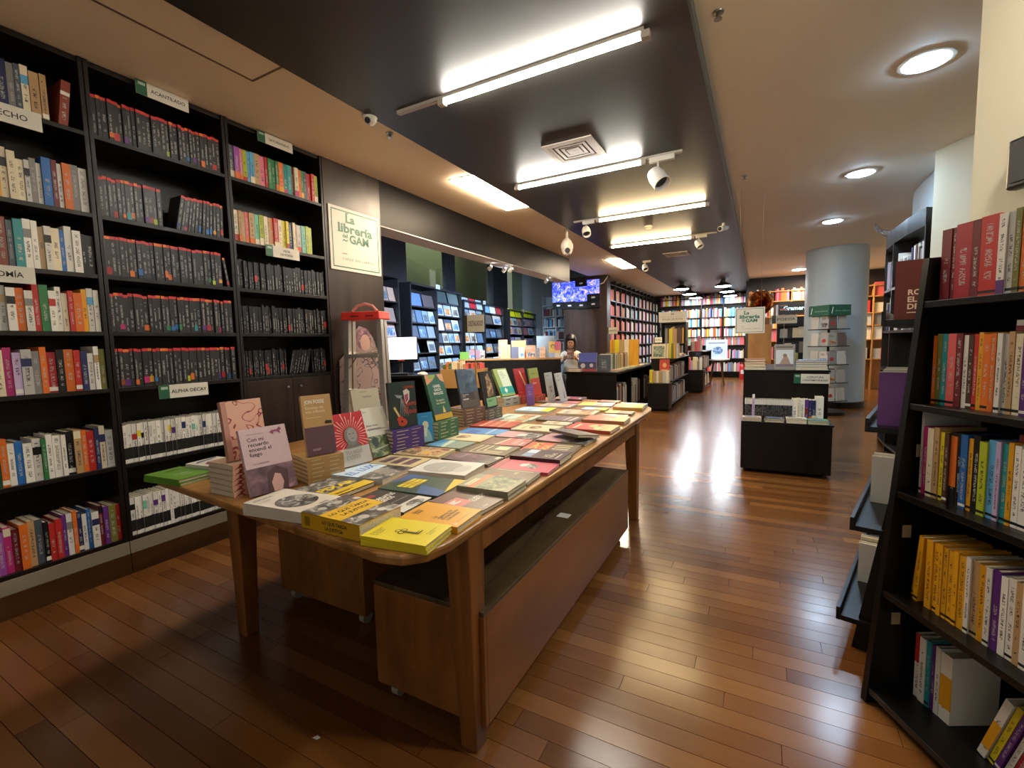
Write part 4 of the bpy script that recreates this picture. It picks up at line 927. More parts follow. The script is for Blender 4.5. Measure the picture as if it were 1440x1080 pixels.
while yy < 3.82:
    xx = -.86
    while xx > -1.62:
        for (w, h) in ((.15, .215), (.14, .2), (.125, .185), (.11, .17)):
            if xx+h/2 < -.71 and yy+w/2 < (3.74 if xx > -1.1 else 3.88) and not overl(xx, yy, w, h):
                nm, cl = FC[(cnt_f*3+1) % len(FC)]; nb = min(FL, key=lambda B_: (B_['x']-xx)**2+(B_['y']-yy)**2)
                FL.append(dict(x=xx, y=yy, w=w, h=h, ang=math.radians(90+RN.uniform(-2, 2)), t=RN.uniform(.012, .02), color=cl, label='%s lying book next to the %s' % (nm, ' '.join(nb['label'].split('lying book next')[0].split()[:9])), fn=FF[cnt_f % len(FF)], n=1, spine=None, lift=0)); cnt_f += 1
                break
        xx -= .02
    yy += .02
for A in FL:
    for k in range(A['n']):
        top = k == A['n']-1
        lab = A['label'] if top else 'book under the '+A['label']
        lab = ' '.join(lab.split()[:16])
        da = 0 if top else RN.uniform(-.04, .04)
        tbook(flat_mat(A['x'], A['y'], ZT+.0006+k*(A['t']+.0004), A['ang']+da, A['w'], A['h']), A['w'], A['h'], A['t'], A['color'], lab, 'books lying on the table', A['fn'] if top else None, spine=A['spine'])
# fallen half-open book lying across others
p = onz(808, 608, ZT+.04)
m_ = Matrix.Translation((p.x, p.y, ZT+.030)) @ Matrix.Rotation(math.radians(62), 4, 'Z') @ Matrix.Rotation(math.radians(7), 4, 'Y') @ Matrix.Translation((-.08, -.115, 0))
tbook(m_, .15, .23, .014, '#6f665a', 'grey-brown book lying askew half open over its neighbours', 'books lying on the table')

# ---- standing books
def solve_stand(TL, TR, BR, BL, z0, wlim=(.115, .165), hlim=(.165, .235)):
    bl, br = onz(*BL, z0), onz(*BR, z0); e = br-bl; w = e.length; e.normalize(); n = e.cross(Vector((0, 0, 1))); mid = (bl+br)/2
    ang = math.atan2(e.y, e.x); ang = math.radians(84)+max(-.2, min(.2, ang-math.radians(84))); e = Vector((math.cos(ang), math.sin(ang), 0)); n = e.cross(Vector((0, 0, 1)))
    w = max(wlim[0], min(wlim[1], w)); best = None
    tx, ty = (TL[0]+TR[0])/2, (TL[1]+TR[1])/2
    for ti in range(4, 27):
        t = math.radians(ti); up = Vector((0, 0, 1))*math.cos(t)-n*math.sin(t)
        for hi in range(int(hlim[0]*1000), int(hlim[1]*1000), 3):
            q = pr(mid+up*(hi/1000)); er = abs(q[0]-tx)+abs(q[1]-ty)
            if best is None or er < best[0]: best = (er, t, hi/1000)
    _, t, h = best; up = Vector((0, 0, 1))*math.cos(t)-n*math.sin(t)
    return mid, e, up, n, w, h, t
def stand(TL, TR, BR, BL, dz, th, color, label, fn=None, stack=None, at=None, **kw):
    z0 = ZT+dz+.0008; mid, e, up, n, w, h, t = solve_stand(TL, TR, BR, BL, z0, **kw)
    if at is not None: mid = Vector((STX-.05, STY+.105, mid.z))
    if mid.y > 3.62: k_ = 3.62/mid.y; mid = Vector((mid.x*k_, mid.y*k_, mid.z))
    nn = e.cross(up)
    o = mid-e*w/2 - nn*th
    o = o + Vector((0, 0, z0-min(o.z, (o+nn*th).z)))
    m_ = Matrix((( e.x, up.x, nn.x, o.x), (e.y, up.y, nn.y, o.y), (e.z, up.z, nn.z, o.z), (0, 0, 0, 1)))
    tbook(m_, w, h, th, color, label, 'books standing on the table', fn)
    # wire easel behind it
    b0 = o-nn*.001+up*(h*.62)+e*w*.5; foot = Vector((b0.x-n.x*(.05+h*.55*math.sin(t)), b0.y-n.y*(.05+h*.55*math.sin(t)), ZT+.0015+(dz if stack else 0)))
    if stack:
        cnt, bt, bc, bl_, sw = stack; hh = .20
        c2 = mid - n*(sw/2-.025) if at is None else Vector((at[0], at[1], 0))
        ang = math.atan2(-n.y, -n.x)
        for k in range(cnt):
            tbook(flat_mat(c2.x, c2.y, ZT+.0006+k*(dz/cnt), ang+RN.uniform(-.03, .03), sw, min(hh, w+.03)), sw, min(hh, w+.03), dz/cnt-.0004, bc, '%s, %s from the bottom' % (bl_, ORD[k+1]), 'stacked copies under standing books', None, spine=(lambda p, L, t_: p.rect(0, 0, L, t_, M_SWPINK)) if at else (lambda p, L, t_: (p.rect(L*.12, t_*.38, L*RN.uniform(.35, .5), t_*.62, '#b9ab86' if lum(bc) < .3 else '#5a564c'), p.rect(L*.6, t_*.4, L*RN.uniform(.75, .9), t_*.6, '#b9ab86' if lum(bc) < .3 else '#5a564c'))))
    else:
        ob = MB().tube([b0, foot], .0012, 6).tube([b0+e*.03, foot+e*.05], .0012, 6).build('book_easel', M_BLACKP); tag(ob, 'thin wire easel propping the '+' '.join(label.split()[:9]), 'easel', 'wire easels')
def lum(c): r = lin(PAL.get(c, c)); return .3*r[0]+.6*r[1]+.1*r[2]
def f_con(p, w, h):
    p.rect(0, 0, w, h*.40, M_PHP); p.poly([(w*.35, 0), (w*.4, h*.3), (w*.62, h*.38), (w*.85, h*.28), (w*.8, 0)], '#4a2c34'); p.poly([(w*.48, 0), (w*.46, h*.14), (w*.56, h*.27), (w*.68, h*.24), (w*.72, h*.12), (w*.66, 0)], '#c69a92')
    p.text('Con mi\nrecuerdo\nencendí el\nfuego', w*.13, h*.80, h*.082, '#2a2426', .008, line=.92); p.rect(w*.13, h*.905, w*.5, h*.91, '#7a5a68'); p.text('una autobiografía', w*.15, h*.45, h*.035, '#5a4450')
    p.poly([(w*.62, h*.90), (w*.68, h*.93), (w*.8, h*.93), (w*.86, h*.97), (w*.9, h*.93), (w*.85, h*.9), (w*.87, h*.86), (w*.83, h*.87), (w*.79, h*.9), (w*.72, h*.9), (w*.70, h*.86), (w*.67, h*.88)], '#8a3a5a')
def f_fosse(p, w, h):
    p.rect(0, 0, w, h*.47, '#5c4048'); p.text('JON FOSSE', w*.1, h*.86, h*.085, WH, .03, sx=.8); p.text('Escenas de\nuna infancia', w*.1, h*.77, h*.07, '#e0d2b0', 0, line=.9); p.rect(w*.1, h*.625, w*.6, h*.63, '#e0d2b0'); p.poly([(w*.68, h*.52), (w*.75, h*.56), (w*.95, h*.55), (w*.95, h*.5), (w*.75, h*.5)], '#2c1c18'); rnd_text(p, w*.2, h*.1, .003, '#a58c8c', 2, wmax=w*.4)
def f_voz(p, w, h):
    p.rect(0, 0, w, h*.33, '#b7b2a8'); c = (w*.52, h*.55)
    for i in range(26):
        a = math.radians(-40+i*10.5)
        if math.sin(a) < -.75: continue
        r0, r1 = w*.24, w*(.42+.1*(i % 3)); d = .012
        p.poly([(c[0]+r0*math.cos(a-d), c[1]+r0*math.sin(a-d)), (c[0]+r1*math.cos(a-d*2), c[1]+r1*math.sin(a-d*2)), (c[0]+r1*math.cos(a+d*2), c[1]+r1*math.sin(a+d*2)), (c[0]+r0*math.cos(a+d), c[1]+r0*math.sin(a+d))], '#e5b6a6')
    p.poly([(w*.3, h*.33), (w*.42, h*.45), (w*.62, h*.45), (w*.78, h*.33)], '#6b655e'); p.ell(c[0], c[1], w*.2, w*.23, '#77736c', 28); p.ell(c[0]+w*.03, c[1]+.004, w*.14, w*.18, '#928e86', 24); p.rect(c[0]-w*.06, c[1]+.008, c[0]-w*.01, c[1]+.011, '#3c3834'); p.rect(c[0]+w*.05, c[1]+.008, c[0]+w*.1, c[1]+.011, '#3c3834'); p.rect(c[0], c[1]-.012, c[0]+w*.06, c[1]-.009, '#3c3834')
    p.text('TU VOZ\nEXISTE', w*.25, h*.21, h*.105, '#8e8a82', .01, line=.9)
def f_rulfo(p, w, h):
    p.rect(0, 0, w, h*.42, M_PHGR); p.ell(w*.25, h*.3, w*.13, h*.1, '#3a3c34'); p.poly([(0, h*.12), (w, h*.2), (w, h*.23), (0, h*.15)], '#aab391'); p.text('Benito Rosas', w*.06, h*.62, h*.05, '#3a3632', .01); rnd_text(p, w*.06, h*.56, .003, '#6a665e', 2, wmax=w*.8); p.text('SEIX', w*.05, h*.9, h*.04, '#4a4640')
def f_beige(p, w, h): p.text('ALEJANDRA C.', w*.3, h*.93, h*.035, '#4a463e'); p.text('NUNCA', w*.4, h*.8, h*.06, '#3a362e', .0); p.rect(0, 0, w, h*.45, '#b3a88e')
def f_guitar(p, w, h):
    R_ = '#b5402f'; p.text('CANTOS', w*.55, h*.85, h*.07, R_, .03); p.text('EL\nCANTO\nDE\nTODOS', w*.5, h*.55, h*.1, R_, .03, line=.85)
    p.poly([(w*.12, h*.45), (w*.18, h*.48), (w*.38, h*.22), (w*.33, h*.19)], '#c9ac74'); p.ell(w*.42, h*.12, w*.17, h*.085, R_); p.ell(w*.34, h*.2, w*.12, h*.06, R_); p.ell(w*.40, h*.14, w*.045, h*.025, '#2a1812')
    p.poly([(w*.52, h*.8), (w*.66, h*.84), (w*.76, h*.78), (w*.74, h*.6), (w*.6, h*.5), (w*.56, h*.62)], '#cfc4b8'); p.poly([(w*.56, h*.7), (w*.7, h*.74), (w*.7, h*.6), (w*.6, h*.53)], '#a04a66'); p.poly([(w*.2, h*.74), (w*.3, h*.72), (w*.48, h*.7), (w*.42, h*.64), (w*.28, h*.66)], '#8f9496')
    for i in range(5): p.poly([(w*.42, h*.66), (w*.44, h*.66), (w*(.35+.08*i), h*.25), (w*(.34+.08*i), h*.25)], '#8f9496')
def f_bluefig(p, w, h): p.ell(w*.52, h*.58, w*.2, h*.14, '#c9c6a8'); p.poly([(w*.38, h*.12), (w*.35, h*.45), (w*.5, h*.55), (w*.66, h*.45), (w*.85, h*.25), (w*.9, 0), (w*.4, 0)], '#8fb4b8'); p.poly([(w*.42, h*.2), (w*.42, h*.5), (w*.62, h*.5), (w*.55, h*.2)], '#d6d2b6'); p.rect(w*.3, h*.87, w*.7, h*.88, '#9cc4cf')
def f_gabo(p, w, h):
    p.poly([(0, h*.78), (0, h), (w*.55, h), (w*.4, h*.88)], '#c98a5c'); p.poly([(w*.1, h), (w*.6, h), (w*.5, h*.92), (w*.25, h*.9)], '#8fa04a'); p.poly([(w*.65, h), (w, h), (w, h*.8), (w*.8, h*.86)], '#d59a6a'); p.rect(0, 0, w, h*.13, '#c49a1e'); p.poly([(0, h*.12), (w*.2, h*.3), (w*.4, h*.14), (w*.7, h*.2), (w, h*.12)], '#3c4a58'); p.poly([(w*.52, h*.14), (w*.6, h*.3), (w*.68, h*.14)], '#d8c270')
    p.text('GABRIEL\nGARCÍA\nMÁRQUEZ', w*.52, h*.71, h*.085, WH, .02, 'CENTER', line=.95, sx=.8); p.text('En agosto\nnos vemos', w*.52, h*.40, h*.07, CRM, .01, 'CENTER', line=.9)
def f_slate(p, w, h): p.rect(0, h*.38, w, h, M_PHSLATE); p.rect(0, 0, w, h*.38, '#5f564e'); p.rect(w*.06, h*.2, w*.75, h*.38, '#4a423c'); p.text('Un verano\nsin ti', w*.1, h*.32, h*.05, WH, .01); rnd_text(p, w*.1, h*.22, .003, WH, 2, wmax=w*.4)
def f_darkgl(p, w, h): p.poly([(w*.35, h*.3), (w*.4, h*.85), (w*.6, h*.95), (w*.8, h*.7), (w*.85, h*.3)], M_PHW); p.rect(w*.2, h*.03, w*.95, h*.27, '#7fb07c'); rnd_text(p, w*.3, h*.2, .003, '#3f6a44', 3, wmax=w*.5)
def f_teal(p, w, h): p.rect(w*.3, h*.3, w*.95, h*.95, '#cfdcc6'); p.rect(0, h*.08, w, h*.33, '#1f9a8c'); p.poly([(w*.3, h*.2), (w*.42, h*.3), (w*.54, h*.2), (w*.42, h*.1)], '#dfe6da'); p.text('Estaba\nsiempre\nvolviendo\na casa', w*.4, h*.85, h*.06, '#54604e', 0, line=1.1)
def f_strip(p, w, h): p.poly([(w*.42, h*.92), (w*.55, h*.88), (w*.95, h*.2), (w*.85, h*.1)], '#d0b48c'); p.rect(w*.1, h*.1, w*.3, h*.12, '#d08c80')
def f_purple(p, w, h): p.rect(0, 0, w, h*.4, '#6d4a86'); p.text('Flor\nraro', w*.2, h*.6, h*.12, '#c6a8cf', 0); p.rect(w*.1, h*.85, w*.9, h*.86, '#c6a8cf')
def f_gr(p, w, h): p.rect(0, 0, w, h*.62, '#b53a30'); rnd_text(p, w*.2, h*.8, .003, '#4a5a2a', 2, wmax=w*.5); rnd_text(p, w*.2, h*.45, .003, '#e0b0a0', 3, wmax=w*.5)
def f_greyA(p, w, h): p.text('ÉNFASIS', w*.1, h*.88, h*.05, '#4a4a48', .02); p.ell(w*.5, h*.48, w*.3, h*.06, M_PHG); p.rect(w*.35, h*.3, w*.65, h*.4, M_PHG)
def f_greyB(p, w, h): p.text('SILENCIO', w*.1, h*.88, h*.05, '#4a4a48', .02); p.poly([(w*.55, h*.1), (w*.6, h*.4), (w*.7, h*.1)], '#2a2a2a'); rnd_text(p, w*.1, h*.75, .003, '#7a7a78', 2, wmax=w*.6)
STX, STY = -1.585, .885
stand((317,579),(383,571),(396,660),(333,677), .115, .018, '#b58474', 'rosy book with red branch drawing standing on the pink stack', lambda p, w, h: p.rect(w*.12, 0, w, h, M_SWPINK), stack=(6, .019, '#b99a84', 'pinkish book in the stack at the left front', .15), at=(STX-.078, STY+.10))
stand((337,606),(400,598),(421,683),(352,702), .0, .016, '#c4a8ac', 'lilac book with serif title and portrait standing at front left', f_con, hlim=(.2, .25))
stand((418,554),(468,548),(474,636),(433,644), .095, .016, '#b48d5c', 'tan and plum book standing on the tan stack', f_fosse, stack=(6, .016, '#a5814f', 'tan book in the stack under the tan standing book', .14))
stand((461,587),(508,578),(524,649),(477,662), .02, .02, '#b8252c', 'red book with a grey sunburst face', f_voz, hlim=(.19, .24))
stand((506,577),(539,572),(558,638),(526,646), .0, .014, '#c9c5b4', 'off-white book with a green landscape beside the red one', f_rulfo, hlim=(.19, .24))
stand((491,551),(534,545),(541,605),(503,612), .06, .016, '#b9b096', 'beige book with small title standing before the ladder', f_beige, hlim=(.18, .24), stack=(3, .02, '#8d8468', 'grey-beige book in the stack before the ladder', .14))
stand((547,540),(583,535),(588,598),(551,605), .115, .018, '#2b3833', 'dark green-grey book with an orange guitar', f_guitar, stack=(7, .016, '#4a3578', 'purple book in the stack under the guitar book', .14), hlim=(.19, .245))
stand((585,583),(608,579),(611,620),(588,624), .014, .012, '#2f82b0', 'small blue book with a pale figure', f_bluefig, hlim=(.14, .19), wlim=(.09, .12))
stand((594,528),(624,524),(637,587),(613,593), .11, .016, '#2c5a40', 'green book with cream and white title on the green stack', f_gabo, stack=(6, .018, '#35663f', 'green book in the stack under the green standing book', .14), hlim=(.2, .25))
stand((642,516),(665,513),(676,571),(651,575), .11, .016, '#4e5a66', 'slate blue book standing on the brown stack', f_slate, stack=(6, .018, '#6a544c', 'brown book in the stack under the slate book', .14), hlim=(.2, .25))
stand((671,523),(694,519),(701,571),(682,576), .085, .014, '#1c1a18', 'black book with a stone-coloured form and green label', f_darkgl, stack=(5, .016, '#4c4a48', 'grey book in the stack under the green-labelled book', .14), hlim=(.19, .25))
stand((690,512),(712,509),(729,556),(703,560), .07, .025, '#8fa65a', 'pale green book with a teal band', f_teal, stack=(2, .034, '#a9b9b0', 'thick pale book in the stack under the teal-banded book', .15), hlim=(.2, .25))
stand((721,518),(738,516),(745,555),(731,557), .065, .014, '#a82a2e', 'red book with a slanted beige strip', f_strip, stack=(4, .016, '#a62a2a', 'red book in the stack under the red standing book', .13), hlim=(.19, .24))
stand((739,541),(753,539),(753,570),(741,570), .0, .012, '#7a5592', 'thin purple book standing in front of the red stack', f_purple, hlim=(.14, .2), wlim=(.08, .11))
stand((742,515),(757,514),(763,548),(749,551), .06, .014, '#8f9a4c', 'small green and red book near the far end', f_gr, stack=(3, .02, '#b0392c', 'bright red book in the stack behind the purple one', .13), hlim=(.18, .24))
stand((766,516),(777,514),(783,556),(771,559), .012, .01, '#aeb0ae', 'left of two pale grey books standing at the far end', f_greyA, hlim=(.2, .25), wlim=(.1, .13))
stand((779,514),(793,512),(800,551),(788,554), .012, .01, '#b4b6b4', 'right of two pale grey books standing at the far end', f_greyB, hlim=(.2, .25), wlim=(.1, .13))
# ================================================================== leaning black bookshelves on the right
M_BLACKW = wood('black_stained_wood', '#0a0908', '#151311', (5, 5, 1.2), .33, spec=.3)
def lean_shelf(A, U, N, length, levels, top, lab, depth=.30, lean=.09, lip=.0, rails=False, tags=False):
    A = Vector((A[0], A[1], 0)); t = empty('leaning_bookshelf', A); tag(t, lab, 'bookshelf', 'leaning black bookshelves')
    def P(s, i, z): return U*s+N*i+Vector((0, 0, z))
    def slab(s0, s1, i0, i1, z0, z1, i0t=None): 
        i0t = i0 if i0t is None else i0t
        return MB().hexa([P(s0, i0, z0), P(s1, i0, z0), P(s1, i1, z0), P(s0, i1, z0), P(s0, i0t, z1), P(s1, i0t, z1), P(s1, i1, z1), P(s0, i1, z1)])
    flip = U.cross(N).z < 0
    def fix(mb):
        if flip: mb.f = [tuple(reversed(f)) for f in mb.f]
        return mb
    for s in (0, length-.022):
        if rails:
            q_ = slab(s, s+.03, .05, .10, 0, top, .05+.15*top); q_.v = [tuple(Vector(v_)+(N*(.15*top) if i_ in (6, 7) else Vector())) for i_, v_ in enumerate(q_.v)]; fix(q_).build('rail', M_BLACKW, t)
            fix(slab(s, s+.03, depth-.04, depth, 0, top, depth-.04)).build('rail', M_BLACKW, t)
        else: fix(slab(s, s+.022, 0, depth, 0, top, lean*top)).build('side_panel', M_BLACKW, t)
    if not rails: fix(slab(.022, length-.022, depth-.008, depth, .03, top)).build('back_panel', M_BLACKW, t)
    for z in levels:
        a = lean*z+.002
        fix(slab(.022 if not rails else -.02, length-.0225, a-lip, depth-.009, z-.02, z)).build('shelf', M_BLACKW, t, bevel=.0015)
        if rails: fix(slab(-.02, length-.0225, a-lip-.012, a-lip, z-.02, z+.03)).build('shelf_lip', M_BLACKW, t)
    if tags:
        for z, i in ((1.14, .16), (.82, .12), (.56, .09), (.27, .07)):
            mb = MB().hexa([P(.0222, i, z), P(.0226, i, z), P(.0226, i+.028, z), P(.0222, i+.028, z), P(.0222, i, z+.04), P(.0226, i, z+.04), P(.0226, i+.028, z+.04), P(.0222, i+.028, z+.04)])
            fix(mb).build('paper_tag', plain('#a8946e', .6), t)
    return t
A1 = Vector((.317, 1.80, 0)); LEV1 = [.054, .387, .712, .99, 1.30]
lean_shelf(A1, U1, N1, 1.15, LEV1, 1.43, 'leaning black bookshelf nearest the viewer at the right edge', depth=.32, tags=True)
RZ1 = math.atan2(U1.y, U1.x)
R1 = [
 [dict(c='white', bands=((.55, 1, 'red'),)), 'white', 'teal', dict(c='purple', bands=((0, .25, 'purple'),)), 'white', dict(c='white', w=.05, bands=((.2, .68, 'amber'),), desc='wide white and amber book'),
  dict(c='white', gap=.085, lean=.3, w=.03, bands=((.15, .6, 'amber'),)), dict(c='yellow', lean=.3, gap=.004), dict(c='purple', lean=.3, gap=.004), dict(c='white', lean=.3, gap=.004), dict(c='crimson', lean=.3, gap=.004), dict(c='red', lean=.3, gap=.004), dict(c='white', lean=.28, gap=.004), dict(c='grey', lean=.28, gap=.004)],
 ['amber', 'amber', 'amber', 'amber', 'amber', 'amber', 'amber', 'amber', 'amber', 'white', 'tan', 'amber', 'white', 'purple', 'white', 'white', 'tan', 'white', 'silver', 'white', 'amber', 'cream', 'purple', 'white', 'amber', 'white', 'orange', 'white', 'grey', 'white', 'cream'],
 [dict(c='silver', h=.255, w=.014, d=.17), 'magenta', dict(c='cream', w=.028), 'tan', 'yellow', 'brown', dict(c='black', bands=((.25, .95, 'orange'),)), 'black', 'blue', 'amber', 'black', 'lime', 'sky', 'lilac', 'teal', 'amber', 'white', 'white', dict(c='white', bands=((.6, .95, 'magenta'), (.1, .2, 'sky'))), dict(c='white', bands=((.3, .55, 'magenta'), (.6, .97, 'lime'))), 'cream', 'white', 'blue', 'white', 'coral', 'white', 'green', 'cream', 'red', 'white', 'silver'],
 ['orange', 'olive', 'teal', dict(c='coral', w=.034), 'maroon', 'white', 'brown', 'red', 'amber', 'orange', 'orange', 'white', 'silver', 'tan', 'cream', 'purple', 'orchid', 'yellow', 'amber', 'white', 'red', 'navy', 'green', 'orange', 'white', 'pink', 'cream', 'blue', 'white', 'grey'],
 [dict(c='maroon', w=.032, h=.205), dict(c='maroon', w=.014, h=.205), dict(c='crimson', w=.05, h=.21), dict(c='maroon', w=.024, h=.21), dict(c='red', w=.05, h=.212), dict(c='white', bands=((0, .18, 'purple'),)), 'silver', 'olive', 'orange', 'white', 'coral', 'white', 'green', 'crimson', 'white', 'navy', 'amber', 'white', 'red', 'grey', 'teal', 'white', 'brown', 'cream', 'purple']]
SD = [.115, .05, .05, .05, .03]
for k, (z, r) in enumerate(zip(LEV1, R1)):
    its = [dict(c=i) if isinstance(i, str) else dict(i) for i in r]
    for it in its:
        it.setdefault('h', RN.uniform(.205, .213) if k != 2 else RN.uniform(.2, .215)); it['w'] = it['w']*(.72 if k < 4 else .95) if 'w' in it else RN.uniform(.0125, .021)
        if it['c'] not in ('black', 'maroon') and 'bands' not in it and RN.random() < .75: it['bands'] = ((.035, .07, 'black' if lum(it['c']) > .12 else 'white'),)
        it['in'] = RN.uniform(0, .006)
    if k == 1: its[0].update(gap=.012, lean=.10, h=.2); its[0]['in'] = .02; its[1].update(lean=.07, gap=.006)
    if k == 1: its[2]['gap'] = .024
    off = .035 if k else .05
    o = A1+U1*off+N1*(.09*z+SD[k])
    row((o.x, o.y, 0), RZ1, 1.15-off-.07, its, '%s shelf up, nearest leaning bookshelf' % ORD[k+1], 'books on the nearest leaning shelf', z, d=.14, fit=False, depth_in=0, name='trade_paperback')
# books lying on top of the rows
def lying(s, z, w, h, t, c, lab, i0=.0, rz=0):
    o = A1+U1*s+N1*(.09*z+.05+i0); m_ = Matrix.Translation((o.x, o.y, z)) @ Matrix.Rotation(RZ1+math.pi/2, 4, 'Z') @ Matrix.Translation((0, -h, 0))
    tbook(m_, w, h, t, c, lab, 'books lying on the rows')
lying(.25, .99+.2145, .14, .22, .013, 'maroon', 'maroon book lying across the fourth shelf row of nearest leaning shelf'); lying(.25, .99+.2145+.0135, .14, .22, .014, 'silver', 'pale grey book lying on top of the maroon one')
lying(.30, .712+.2162, .15, .24, .018, '#8c2a2a', 'cream-edged red book lying across the third shelf row')
# second unit, seen end-on
U2 = Vector((.25, .968, 0)).normalized(); N2 = Vector((.968, -.25, 0)).normalized(); A2 = Vector((.285, 2.11, 0)); LEV2 = [.124, .49, .87, 1.255]
lean_shelf(A2, U2, N2, 1.1, LEV2, 1.43, 'leaning black ladder shelf seen end-on behind the nearest one', depth=.29, lean=.085, lip=.0, rails=True)
RZ2 = math.atan2(-U2.y, -U2.x)
R2 = [['white', 'cream', 'grey', 'white'], ['cream', 'white', 'tan', 'grey', 'white'], ['slate', 'silver', 'navy', 'cream', 'white', 'brick', 'silver', 'olive', 'slate', 'black', 'grey', 'white', dict(c='#5a2f66', w=.026, h=.195, d=.17, desc='large purple book')],
      ['grey', 'navy', 'white', 'brown', 'slate', 'maroon', 'brick', 'white', 'orange', 'brick', dict(c='yellow', w=.018, h=.205), dict(c='#5e2318', w=.03, h=.205, d=.17, desc='large brown book lettered ROMPER EL CO')]]
for k, (z, r) in enumerate(zip(LEV2, R2)):
    its = [dict(c=i) if isinstance(i, str) else dict(i) for i in r]
    for it in its: it['in'] = 0; it.setdefault('w', .026)
    L = sum(i['w']+.0006 for i in its)
    o = A2+U2*(.035+L)+N2*(.085*z+.02)
    if k < 2: o = o+U2*.3
    row((o.x, o.y, 0), RZ2, L, its, '%s shelf up, end-on ladder shelf' % ORD[k+1], 'books on the end-on ladder shelf', z, d=.15, hh=(.17, .2), fit=False, depth_in=0, from_end='right', name='trade_paperback')
# lettering on the brown cover
ob = [o for o in COL.objects if 'ROMPER' in o.get('label', '')][0]
w_ = .0294
p = Prints(lambda u, v, d: Vector((w_+d, u, v))); p.text('ROMPER\nEL CO\nDEL', .035, .085, .026, '#d8b9a0', .03, line=.95); p.rect(.035, .022, .12, .025, '#d8b9a0'); p.build('cover_print', ob)

# ================================================================== two-level dark bookstand in the right aisle
M_CARD = plain('#c9c4b0', .5)
def stackflat(x, y, z, ang, w, h, ts, cols, lab, grp):
    zz = z+.0006
    for i, (t_, c) in enumerate(zip(ts, cols)):
        tbook(flat_mat(x+RN.uniform(-.004, .004), y+RN.uniform(-.004, .004), zz, ang+RN.uniform(-.06, .06), w, h), w, h, t_, c, '%s, %s from the bottom' % (lab, ORD[i+1]), grp, f_white if i == len(ts)-1 else None); zz += t_+.0005
g = empty('book_stand', (.2, 5.2, 0)); tag(g, 'dark two-level wooden book stand in the right aisle', 'display stand', 'two-level dark book stands')
T = Matrix.Translation(-g.location); GB = lambda nm, *a, par=g: MB().box(*a).xform(T).build(nm, M_DARKISLE, par, bevel=.003)
gx0, gx1, gy0, gy1, gyb = -.142, .540, 4.57, 4.88, 6.0
GB('front_panel', gx0, gx1, gy0, gy0+.018, .035, .447); GB('side_panel', gx0, gx0+.018, gy0+.0185, gy1, .035, .447); GB('side_panel', gx1-.018, gx1, gy0+.0185, gy1, .035, .447); GB('low_top', gx0, gx1+.01, gy0-.004, gy1-.0005, .4475, .465)
GB('upper_body', gx0+.004, gx1-.004, gy1+.0, gyb, .035, .888); GB('top_board', gx0, gx1+.008, gy1-.006, gyb, .8885, .906); GB('foot', gx0+.08, gx1-.08, gy0+.1, gyb-.1, 0, .0345)
its = [dict(c='black', w=.009, h=.18, bands=((.74, 1, 'white'),), desc='thin black book with white top')]*5
its = [dict(i) for i in its]+[dict(c='lilac', w=.016, h=.215, bands=((.88, 1, 'white'),), desc='thin lilac book with white top')]+[dict(c='black', w=.0105, h=.178, bands=((.74, 1, 'white'),), desc='thin black book with white top') for _ in range(21)]
its += [dict(c='white', w=.03, h=.19), dict(c='cream', w=.015, h=.195), dict(c='white', w=.026, h=.19), dict(c='purple', w=.022, h=.19, bands=((.3, .6, 'maroon'),)), dict(c='navy', w=.018, h=.185, bands=((0, .22, 'orange'),)), dict(c='navy', w=.022, h=.185, bands=((0, .28, 'cream'),)), dict(c='white', w=.044, h=.215)]
row((gx0+.02, gy1-.17, 0), 0, .62, its, 'low shelf of the aisle stand', 'books on the aisle stand low shelf', .465, d=.14, depth_in=.02, name='novel')
for i, (x, cols, lab) in enumerate(((-.06, ('#b9b09a', '#c9a88c'), 'pale flat book at the left of the stand low shelf'), (.12, ('#a9a698', '#4a4844'), 'grey flat book on the stand low shelf'), (.28, ('#d6cfb8',), 'thick cream flat book on the stand low shelf'), (.44, ('#c9c9b4', '#4f8a50'), 'green flat book at the right of stand low shelf'))):
    stackflat(x, gy0+.063, .465, 0, .15, .118, (.018, .015) if len(cols) == 2 else (.04,), cols, lab, 'flat books on the aisle stand')
stackflat(-.045, 5.0, .906, 0, .17, .22, (.03, .025, .022, .02), ('#cfc7b0', '#c9b496', '#c05a34', '#b9653c'), 'orange-edged book stacked at the left on the aisle stand', 'stacked books on the aisle stand')
stackflat(.40, 5.0, .906, 0, .24, .22, (.028, .022, .018, .018), ('#b9c4cf', '#7da3bd', '#39629c', '#2c4a86'), 'blue-edged book stacked at the right on the aisle stand', 'stacked books on the aisle stand')
def upright(x, y, z, w, h, t_, color, lab, fn=None, tilt=6, rz=0, grp=None, name='book'):
    m_ = Matrix.Translation((x, y, z+.001)) @ Matrix.Rotation(rz, 4, 'Z') @ Matrix.Rotation(math.radians(90-tilt), 4, 'X') @ Matrix.Translation((-w/2, 0, -t_))
    return tbook(m_, w, h, t_, color, lab, grp, fn, name=name)
upright(.195, 4.915, .906, .165, .235, .012, '#8f8a80', 'grey framed picture book standing on the aisle stand', lambda p, w, h: (p.rect(w*.08, h*.12, w*.92, h*.78, '#c6cdd0'), p.poly([(w*.2, h*.14), (w*.45, h*.5), (w*.55, h*.58), (w*.65, h*.5), (w*.85, h*.14)], '#a08a76'), p.ell(w*.52, h*.56, w*.1, h*.07, '#8f6a50'), p.rect(w*.08, h*.12, w*.92, h*.22, '#7a6a78'), p.rect(w*.1, h*.86, w*.9, h*.92, '#5f5a54')))
upright(.29, 4.97, .906, .025, .15, .14, '#b9a648', 'yellow book standing edge-on beside the grey picture book', tilt=0)
shelf_sign((.405, 4.868, .83), (1, 0, 0), .27, .085, 'LITERATURA\nCONTEMPORÁNEA', 'white section sign on the dark aisle stand', size=.022)
